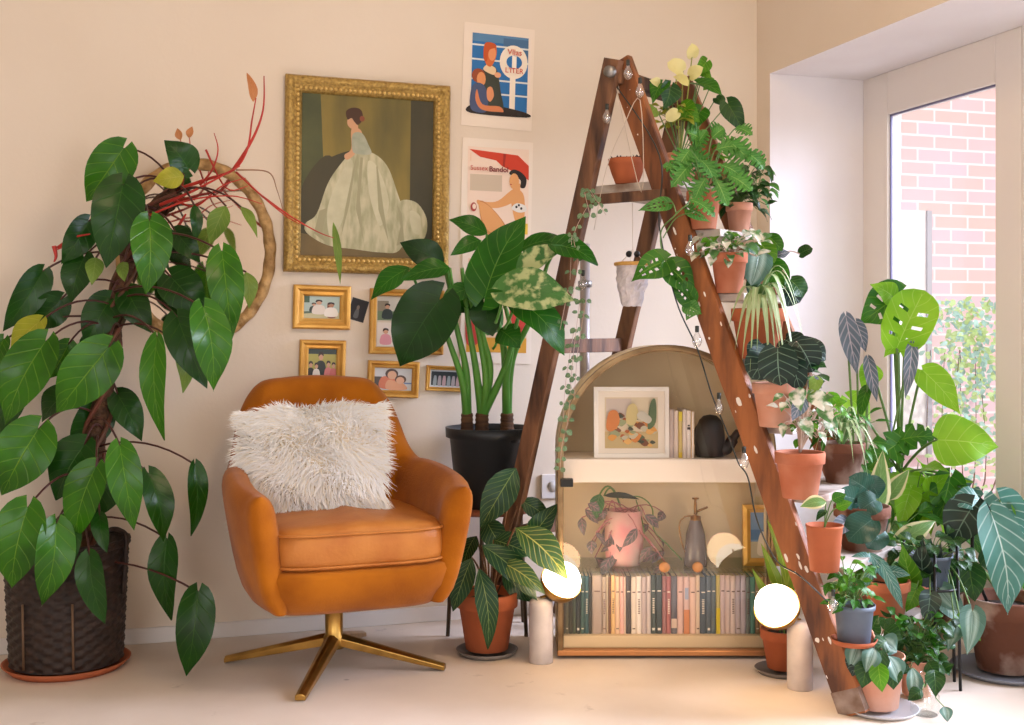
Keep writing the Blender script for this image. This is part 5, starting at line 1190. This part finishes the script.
# ---------------------------------------------------------------- plants on the floor at the right
# cream-edged rubber plant
p = PZ(893, 3.62, 0)
root = pot_root('rubber_plant', 'cream edged rubber plant standing behind the lower ladder treads', p, .105, .24, terra)
mb = MB(); mb.tube(spline([p+UP*.2, P(888, 560, 3.6), P(884, 510, 3.6), P(884, 462, 3.6)], 5), .005, 8); mb.build('stem', brownstem, root)
LF(root, [(880,512,882,452,22,-.08,None,lf_cream),(890,548,936,520,22,-.08,None,lf_cream),(888,500,908,470,18,0,None,lf_cream),(880,540,856,566,20,0,None,lf_teal),(886,530,866,500,22,-.02,None,lf_teal),(884,566,905,590,20,-.03,None,lf_teal),(890,520,915,545,18,.05,None,lf_cream)], 3.6, lambda b: P(885, 330+FPX*(1-b.z)/3.6+6, 3.6), lf_cream, stemg, rr, stalk=.003, sag=0, kind='lance')
bush(root, P(886, 548, 3.58), 26, (.13, .08, .16), .10, .032, lf_mid, stemg, rr, 'lance', down=.6); bush(root, P(870, 590, 3.5), 16, (.10, .06, .06), .09, .022, lf_cream, stemg, rr, 'lance', down=.4, name='striped_foliage')
# swiss cheese plant by the glazed door
p = PZ(925, 3.78, 0)
root = pot_root('monstera', 'tall monstera with sunlit lime leaves standing against the glazed door', p, .12, .22, terra_d)
c0 = p+UP*.2
mb = MB(); mb.tube(spline([c0, P(912, 520, 3.75), P(900, 470, 3.75)], 5), .010, 10); mb.build('stem', stemg, root)
def ml(b, t, w, m, dz=0, split=6, frm=None, k='heart', holes=False, nu=14):
    Z = 3.72+dz; leaf_obj(root, 'leaf', m, stemg, P(*(frm or (900, 475)), 3.75), P(*b, Z), P(*t, Z-.03), pxw(w, Z), k, .0045, .02, rnd=rr, split=split, nv=10, fold=.08, nu=nu, cut=.77, holes=holes)
ml((898, 296), (862, 322), 44, lf_mid, .02, 0, holes='slit', nu=20); ml((892, 296), (872, 284), 24, lf_lime, .0, 0); ml((897, 348), (924, 290), 50, lf_lime, -.04, 0, k='round', holes='slit', nu=20); ml((905, 340), (884, 356), 26, lf_lime, 0, 0); ml((922, 370), (962, 414), 32, lf_lime, -.02, 0, k='cordate')
ml((938, 440), (1000, 446), 52, lf_lime, -.16, 0, k='cordate'); ml((896, 445), (866, 470), 36, lf_mid, -.05, 5); ml((900, 440), (940, 436), 30, lf_mid, -.03, 5); ml((905, 480), (934, 536), 42, lf_lime, 0, 4); ml((925, 490), (916, 540), 34, lf_lime, .05, 4); ml((950, 478), (938, 526), 34, lf_mid, -.06, 5); ml((870, 500), (842, 486), 26, lf_lime, .06, 0)
ml((958, 486), (985, 520), 30, lf_anth, 0, 4); ml((872, 370), (862, 392), 24, lf_lime, .06, 0); ml((850, 400), (872, 420), 30, lf_lime, .1, 0)
bush(root, P(915, 500, 3.72), 14, (.13, .06, .12), .12, .075, lf_lime, stemg, rr, 'heart', down=.8); bush(root, P(940, 520, 3.68), 10, (.10, .06, .10), .12, .07, lf_mid, stemg, rr, 'heart', down=.8, name='shaded_foliage')
# silver-leafed alocasia
p = PZ(862, 3.74, 0)
root = pot_root('silver_alocasia', 'slender plant with hanging silvery pink leaves before the white window reveal', p, .09, .19, terra_p)
c0 = p+UP*.17
LF(root, [(846,316,857,375,19,-.04),(856,322,866,352,15,0),(868,358,877,402,13,0),(912,344,906,398,14,.0),(868,388,860,418,14,.02,None,lf_mid)], 3.66, lambda b: c0, lf_silver, stemg, rr, stalk=.0035, sag=.02, kind='arrow')
# big anthurium in the weathered pot
p = PZ(1006, 3.42, .012)
saucer(PZ(1006, 3.42, 0), .155, mat('blue_grey_saucer', srgb(130, 134, 146), .45), 'wide blue grey saucer under the large weathered pot by the glazed door', .016)
root = pot_root('large_anthurium', 'large pale veined anthurium in a big weathered pot below the glazed door', p, pxw(80, 3.42)/2, pxw(72, 3.42), terra_d)
c0 = p+UP*.18
LF(root, [(990,512,1012,616,46,-.14,'arrow',lf_anth),(972,508,948,552,44,-.05,'heart',lf_black),(980,500,950,502,26,-.02,'ovate',lf_anth),(985,545,996,575,26,0,'ovate',lf_dark),(968,558,975,602,30,-.05,'ovate',lf_dark),(1012,500,1030,520,18,.04,'ovate',lf_bright),(1016,560,1034,600,24,0,'ovate',lf_mid),(1000,500,1026,545,40,.06,'heart',lf_anth)], 3.4, c0, lf_anth, stemg, rr, stalk=.0055, sag=.02, kind='heart')
mb = MB(); mb.tube(spline([c0+RT*-.05, P(973, 560, 3.4), P(976, 510, 3.38), P(990, 508, 3.36)], 6), .005, 8); mb.build('support_hoop', mat('black_wire', (.02, .02, .02), .4, .5), root)
# wire plant stand with pots
st = PZ(930, 3.30, 0)
root = empty('plant_stand', st, 'thin black wire plant stand on the floor right of the ladder', 'plant stand'); bw = MATS['black_wire']
topz = .28
mb = MB(); mb.tube([st+V((.075*math.cos(i*.2618), .075*math.sin(i*.2618), topz)) for i in range(25)], .004, 6, cap=False); mb.tube([st+RT*.075+UP*topz, st-RT*.075+UP*topz], .003, 6); mb.tube([st+FW*.075+UP*topz, st-FW*.075+UP*topz], .003, 6); mb.build('top_ring', bw, root)
for a_ in (20, 140, 260, 320):
    d = RT*math.cos(math.radians(a_))+FW*math.sin(math.radians(a_)); mb = MB(); mb.tube([st+d*.075+UP*(topz+.12), st+d*.085], .0045, 8); mb.build('leg', bw, root)
p = st+UP*(topz+.004)
root = pot_root('velvet_anthurium', 'dark patterned leaf plant held in the black wire stand', p, .062, .085, greyp, 'plastic')
LF(root, [(924,580,922,538,26,-.02,None,lf_black),(934,578,940,545,24,0,None,lf_black),(912,582,902,545,24,-.03,None,lf_bright),(916,590,906,612,22,-.06,None,lf_bright),(940,590,958,612,24,-.04,None,lf_water),(930,596,926,624,22,-.09,None,lf_black),(944,600,966,628,26,-.04,None,lf_water),(920,575,908,556,18,.02,None,lf_dark),(946,572,956,555,20,.04,None,lf_dark),(950,585,968,590,18,0,None,lf_dark),(934,560,930,540,20,.04,None,lf_teal)], 3.3, p+UP*.06, lf_dark, stemg, rr, stalk=.002, sag=.02, kind='heart')
bush(root, p+UP*.06, 50, (.10, .08, .08), .045, .03, lf_dark, stemg, rr, down=.6)
LF(root, [(955,628,948,650,20,-.1,None,lf_water),(972,612,968,655,26,-.14,None,lf_water),(960,620,982,640,20,-.12,None,lf_bright)], 3.3, p+UP*.06+RT*.04, lf_water, stemg, rr, stalk=.002, sag=.03, kind='heart')
# bushy pot in front of the stand
p = PZ(917, 3.18, .012)
root = pot_root('ivy', 'dense dark green ivy in a small terracotta pot in front of the wire stand', p, pxw(37, 3.18)/2, pxw(36, 3.18), terra_p, 'plain')
bush(root, p+UP*.10, 110, (.10, .07, .11), .036, .026, lf_dark, stemg, rr, down=.6)
bush(root, p+UP*.13, 30, (.07, .06, .09), .034, .024, lf_mid, stemg, rr, down=.5, name='young_foliage')
# front pot with silver striped leaves
p = PZ(876, 3.08, .012)
saucer(PZ(880, 3.08, 0), .10, mat('pale_grey_saucer', srgb(200, 198, 200), .4), 'pale grey saucer under the front pot at the ladder foot', .012)
root = pot_root('watermelon_peperomia', 'pale clay pot with drooping silver striped leaves at the ladder foot', p, pxw(56, 3.08)/2, pxw(52, 3.08), terra_p, 'plain')
LF(root, [(858,644,850,668,22,-.08,None,lf_water),(866,636,852,652,24,-.04,None,lf_water),(872,632,878,616,22,0,None,lf_dark),(880,640,898,652,26,-.04,None,lf_water),(878,662,882,692,20,-.12,None,lf_bright),(888,656,900,684,24,-.08,None,lf_water),(868,660,862,688,22,-.1,None,lf_dark),(860,656,852,676,24,-.08,None,lf_black),(886,640,872,652,20,-.06,None,lf_dark),(874,648,866,672,20,-.1,None,lf_water),(890,664,894,690,20,-.08,None,lf_dark),(884,630,902,640,22,.02,None,lf_dark),(866,628,858,638,16,.02,None,lf_mid),(882,650,876,678,18,-.1,None,lf_dark)], 3.08, p+UP*.10, lf_water, brownstem, rr, stalk=.0018, sag=.02, kind='ovate')
mb = MB(); mb.tube(spline([p+UP*.1, P(864, 630, 3.06), P(862, 618, 3.05)], 4), .003, 6); mb.tube(spline([p+UP*.1, P(873, 636, 3.02), P(868, 626, 3.0), P(871, 620, 3.0)], 4), .004, 6); mb.build('pink_bud_stalk', mat('salmon_bud', srgb(220, 150, 120), .5), root)
# glass bottle with a cutting
p = PZ(925, 3.05, 0)
root = empty('bottle_cutting', p, 'small clear glass bottle with a rooted leaf cutting at the front right', 'bottle')
mb = MB(); mb.lathe(p, [(.001, 0), (.032, 0), (.036, .006), (.036, .05), (.02, .07), (.013, .08), (.013, .105), (.015, .107)], 28); mb.build('glass_bottle', thin_glass('clear_glass', (.95, .98, .97), .12), root)
LF(root, [(912,668,914,700,18,-.02,None,lf_water),(934,670,936,696,20,-.04,None,lf_dark),(928,662,938,676,16,0,None,lf_dark),(934,684,944,676,8,0,None,lf_mid),(922,690,908,700,14,-.04,None,lf_dark)], 3.05, p+UP*.07, lf_dark, stemg, rr, stalk=.0015, sag=.01, kind='ovate')
o = MB(); o.nonormal = True; leaf(o, PZ(944, 3.0, .035), PZ(948, 2.98, .004), .035, 'ovate', nrm=(-FW+UP*.4), rnd=rr); o.tube([PZ(944, 3.0, .035), PZ(936, 3.02, .05), PZ(930, 3.04, .09)], .0014, 5, 1); ob = o.build('leaf', [lf_water, stemg], root)
# ---------------------------------------------------------------- hanging things, lights, vine
p = P(632, 306, 3.56)
root = empty('hanging_planter', p, 'crinkled white paper planter hanging on a cord from the ladder platform', 'hanging planter')
mb = MB(); rows = []; rr2 = random.Random(4)
for i in range(12):
    t = i/11; z = t*pxw(42, 3.56); r = pxw(15.5, 3.56)*(.62+.38*min(1, t*1.8))
    rows.append([p+V((r*(1+rr2.uniform(-.09, .09))*math.cos(j*.2618), r*(1+rr2.uniform(-.09, .09))*math.sin(j*.2618), z+rr2.uniform(-.003, .003))) for j in range(24)])
mb.grid(rows, close_u=True, smooth=False); mb.add([p+V((.03*math.cos(j*.2618), .03*math.sin(j*.2618), .001)) for j in range(24)], [list(range(24))], smooth=False)
mb.build('paper_bag', mat('crinkled_white_paper', srgb(222, 216, 220), .7, var=srgb(188, 182, 188), vscale=30, bump=.6, bscale=40), root)
mb = MB(); q = P(632, 264, 3.56); mb.tube([q+V((.050*math.cos(i*.2618), .050*math.sin(i*.2618), 0)) for i in range(25)], .006, 8, cap=False); mb.build('wooden_ring', mat('light_wood_ring', srgb(206, 160, 84), .5), root)
mb = MB(); top = P(632, 188, 3.56)
for a_ in (0, 120, 240): mb.tube([q+V((.05*math.cos(math.radians(a_)), .05*math.sin(math.radians(a_)), 0)), P(633, 250, 3.56), top], .0013, 5)
mb.build('cord', mat('cotton_cord', srgb(226, 210, 190), .8), root)
for dx in (-4, 4):
    mb = MB(); mb.ball(P(633+dx, 254, 3.55), .010, 0, 12, 8); mb.build('black_bead', mat('black_bead', (.02, .02, .02), .3), root)
# string lights along the near rail
root = empty('string_lights', railN(1.7), 'string of small clear glass bulbs on a dark cable down the ladder', 'string lights')
cabm = mat('dark_cable', (.03, .035, .03), .5)
cz = lambda z, o: railN(z)-TD*.03+o
pts = [cz(1.72, FD*-.03), cz(1.5, FD*.03), cz(1.3, FD*-.05), P(676, 300, 3.27), P(697, 348, 3.24), P(712, 395, 3.21), P(727, 432, 3.19), P(738, 462, 3.17), P(748, 478, 3.16), P(757, 520, 3.14), P(776, 560, 3.08), P(800, 576, 3.0), P(828, 602, 2.98)]
mb = MB(); q = spline(pts, 7); mb.tube(q, .0022, 6)
mb.build('cable', cabm, root); mb = MB(); mb.tube(spline([cz(1.72, FD*-.03), cz(1.4, FD*-.07), P(640, 100, 3.38), P(622, 130, 3.42), P(606, 170, 3.46), P(594, 230, 3.5)], 5), .0013, 5); tag(mb.build('cable', mat('clear_flex', srgb(206, 190, 172), .4), root), 'pale clear cable')
bulbg = thin_glass('bulb_glass', (1, 1, 1), .25)
for x, y, Z in ((697, 341, 3.2), (719, 408, 3.17), (744, 462, 3.12), (640, 92, 3.36), (607, 118, 3.42), (583, 284, 3.5), (833, 606, 2.97), (690, 250, 3.2), (628, 74, 3.38)):
    g = P(x, y, Z); mb = MB(); mb.lathe(g, [(.001, -.018), (.008, -.015), (.0125, -.006), (.0135, .002), (.010, .012), (.005, .022), (.004, .027)], 18); bo = mb.build('bulb', bulbg, root)
    mb = MB(); mb.lathe(g+UP*.025, [(.001, -.002), (.0055, 0), (.0055, .016), (.001, .017)], 10); mb.build('bulb_socket', cabm, bo)
# string of hearts on the left ladder rail
root = empty('trailing_vine', P(588, 215, 3.5), 'thin vine with tiny round leaves trailing down the left ladder rail', 'trailing plant')
sl = leafmat('tiny_grey_green_leaf', srgb(110, 140, 100), srgb(64, 100, 64), srgb(160, 176, 140), nveins=3, tr=.2)
sm_ = MB(); lm = MB(); lm.nonormal = True; rr3 = random.Random(9)
strands = [[(588,205),(574,235),(578,262),(572,300)], [(590,215),(585,190),(600,205)], [(580,300),(575,340),(571,380),(568,420),(562,445),(560,470)], [(574,330),(566,380),(563,420)], [(586,300),(578,350),(574,400)], [(590,190),(606,215)], [(572,235),(570,280)], [(568,290),(560,330)]]
for s_ in strands:
    q = spline([P(x, y, 3.44+rr3.uniform(-.02, .02)) for x, y in s_], 8); sm_.tube(q, .0009, 4)
    for i, pt in enumerate(q):
        if i % 3: continue
        for sd in (-1, 1):
            b = pt+RT*sd*.004; leaf(lm, b, b+RT*sd*rr3.uniform(.008, .016)-UP*rr3.uniform(0, .014), rr3.uniform(.010, .018), 'round', rnd=rr3, nu=4, nv=4)
sm_.build('vine_stem', pinkstem, root); lm.build('foliage', sl, root)
# pale pole standing behind the ladder, wall socket
mb = MB(); a, b = P(585, 244, 3.98), PZ(584, 3.95, 0); mb.tube([b, a], .017, 12); pr_ = mb
root = empty('metal_pole', b, 'pale grey metal pole standing behind the left ladder legs', 'pole'); mb.build('tube', mat('pale_grey_metal', srgb(196, 190, 188), .4, .3, var=srgb(150, 140, 136), vscale=4), root)
mb = MB(); mb.lathe(P(585, 284, 3.98), [(.017, -.012), (.024, -.01), (.024, .01), (.017, .012)], 16); mb.build('clamp', metal, root)
q = PW(552, 486, WY); root = empty('wall_socket', q-UP*.03, 'white wall socket beside the left edge of the arched cabinet', 'socket')
mb = MB(); mb.box(q-V((0, .005, 0)), (.043, 0, 0), (0, .005, 0), (0, 0, .043)); mb.build('plate', skirt, root, bevel=.003)
mb = MB(); mb.lathe(q-V((0, .010, 0)), [(.001, 0), (.02, 0), (.02, .002), (.001, .0021)], 16, axis=V((0, -1, 0))); mb.build('socket_face', mat('socket_grey', srgb(200, 195, 190), .4), root)
# shrub and wire panel outside the door
rr4 = random.Random(12); c = PW(965, 400, BY-.5)
root = empty('garden_shrub', V((c.x, c.y, -.12)), 'loose pale green shrub growing outside against the brick wall', 'shrub')
mb = MB(); mb.nonormal = True
gl = leafmat('pale_garden_leaf', srgb(190, 214, 140), srgb(150, 190, 120), srgb(220, 230, 180), tr=.5); gl2 = leafmat('bluish_garden_leaf', srgb(160, 194, 180), srgb(120, 164, 150), srgb(200, 220, 210), tr=.3)
for i in range(900):
    x = rr4.gauss(968, 22); y = 300+abs(rr4.gauss(0, 1))*95; 
    if x < 905 or y > 560: continue
    b = PW(x, y, BY-.5+rr4.uniform(-.25, .25)); t = b+V((rr4.uniform(-1, 1), rr4.uniform(-1, .2), rr4.uniform(-1, .6))).normalized()*rr4.uniform(.025, .05)
    leaf(mb, b, t, .024, 'ovate', rnd=rr4, nu=4, nv=2, mi=0 if rr4.random() < .55 else 1)
mb.build('foliage', [gl, gl2], root)
for i in range(7):
    mb = MB(); x = 930+i*11; mb.tube(spline([V((c.x+rr4.uniform(-.1, .1), c.y, -.12)), PW(x, 480, BY-.5), PW(x+rr4.uniform(-8, 8), 350, BY-.5)], 5), [.004]*6+[.002]*5, 6); mb.build('branch', brownstem, root)
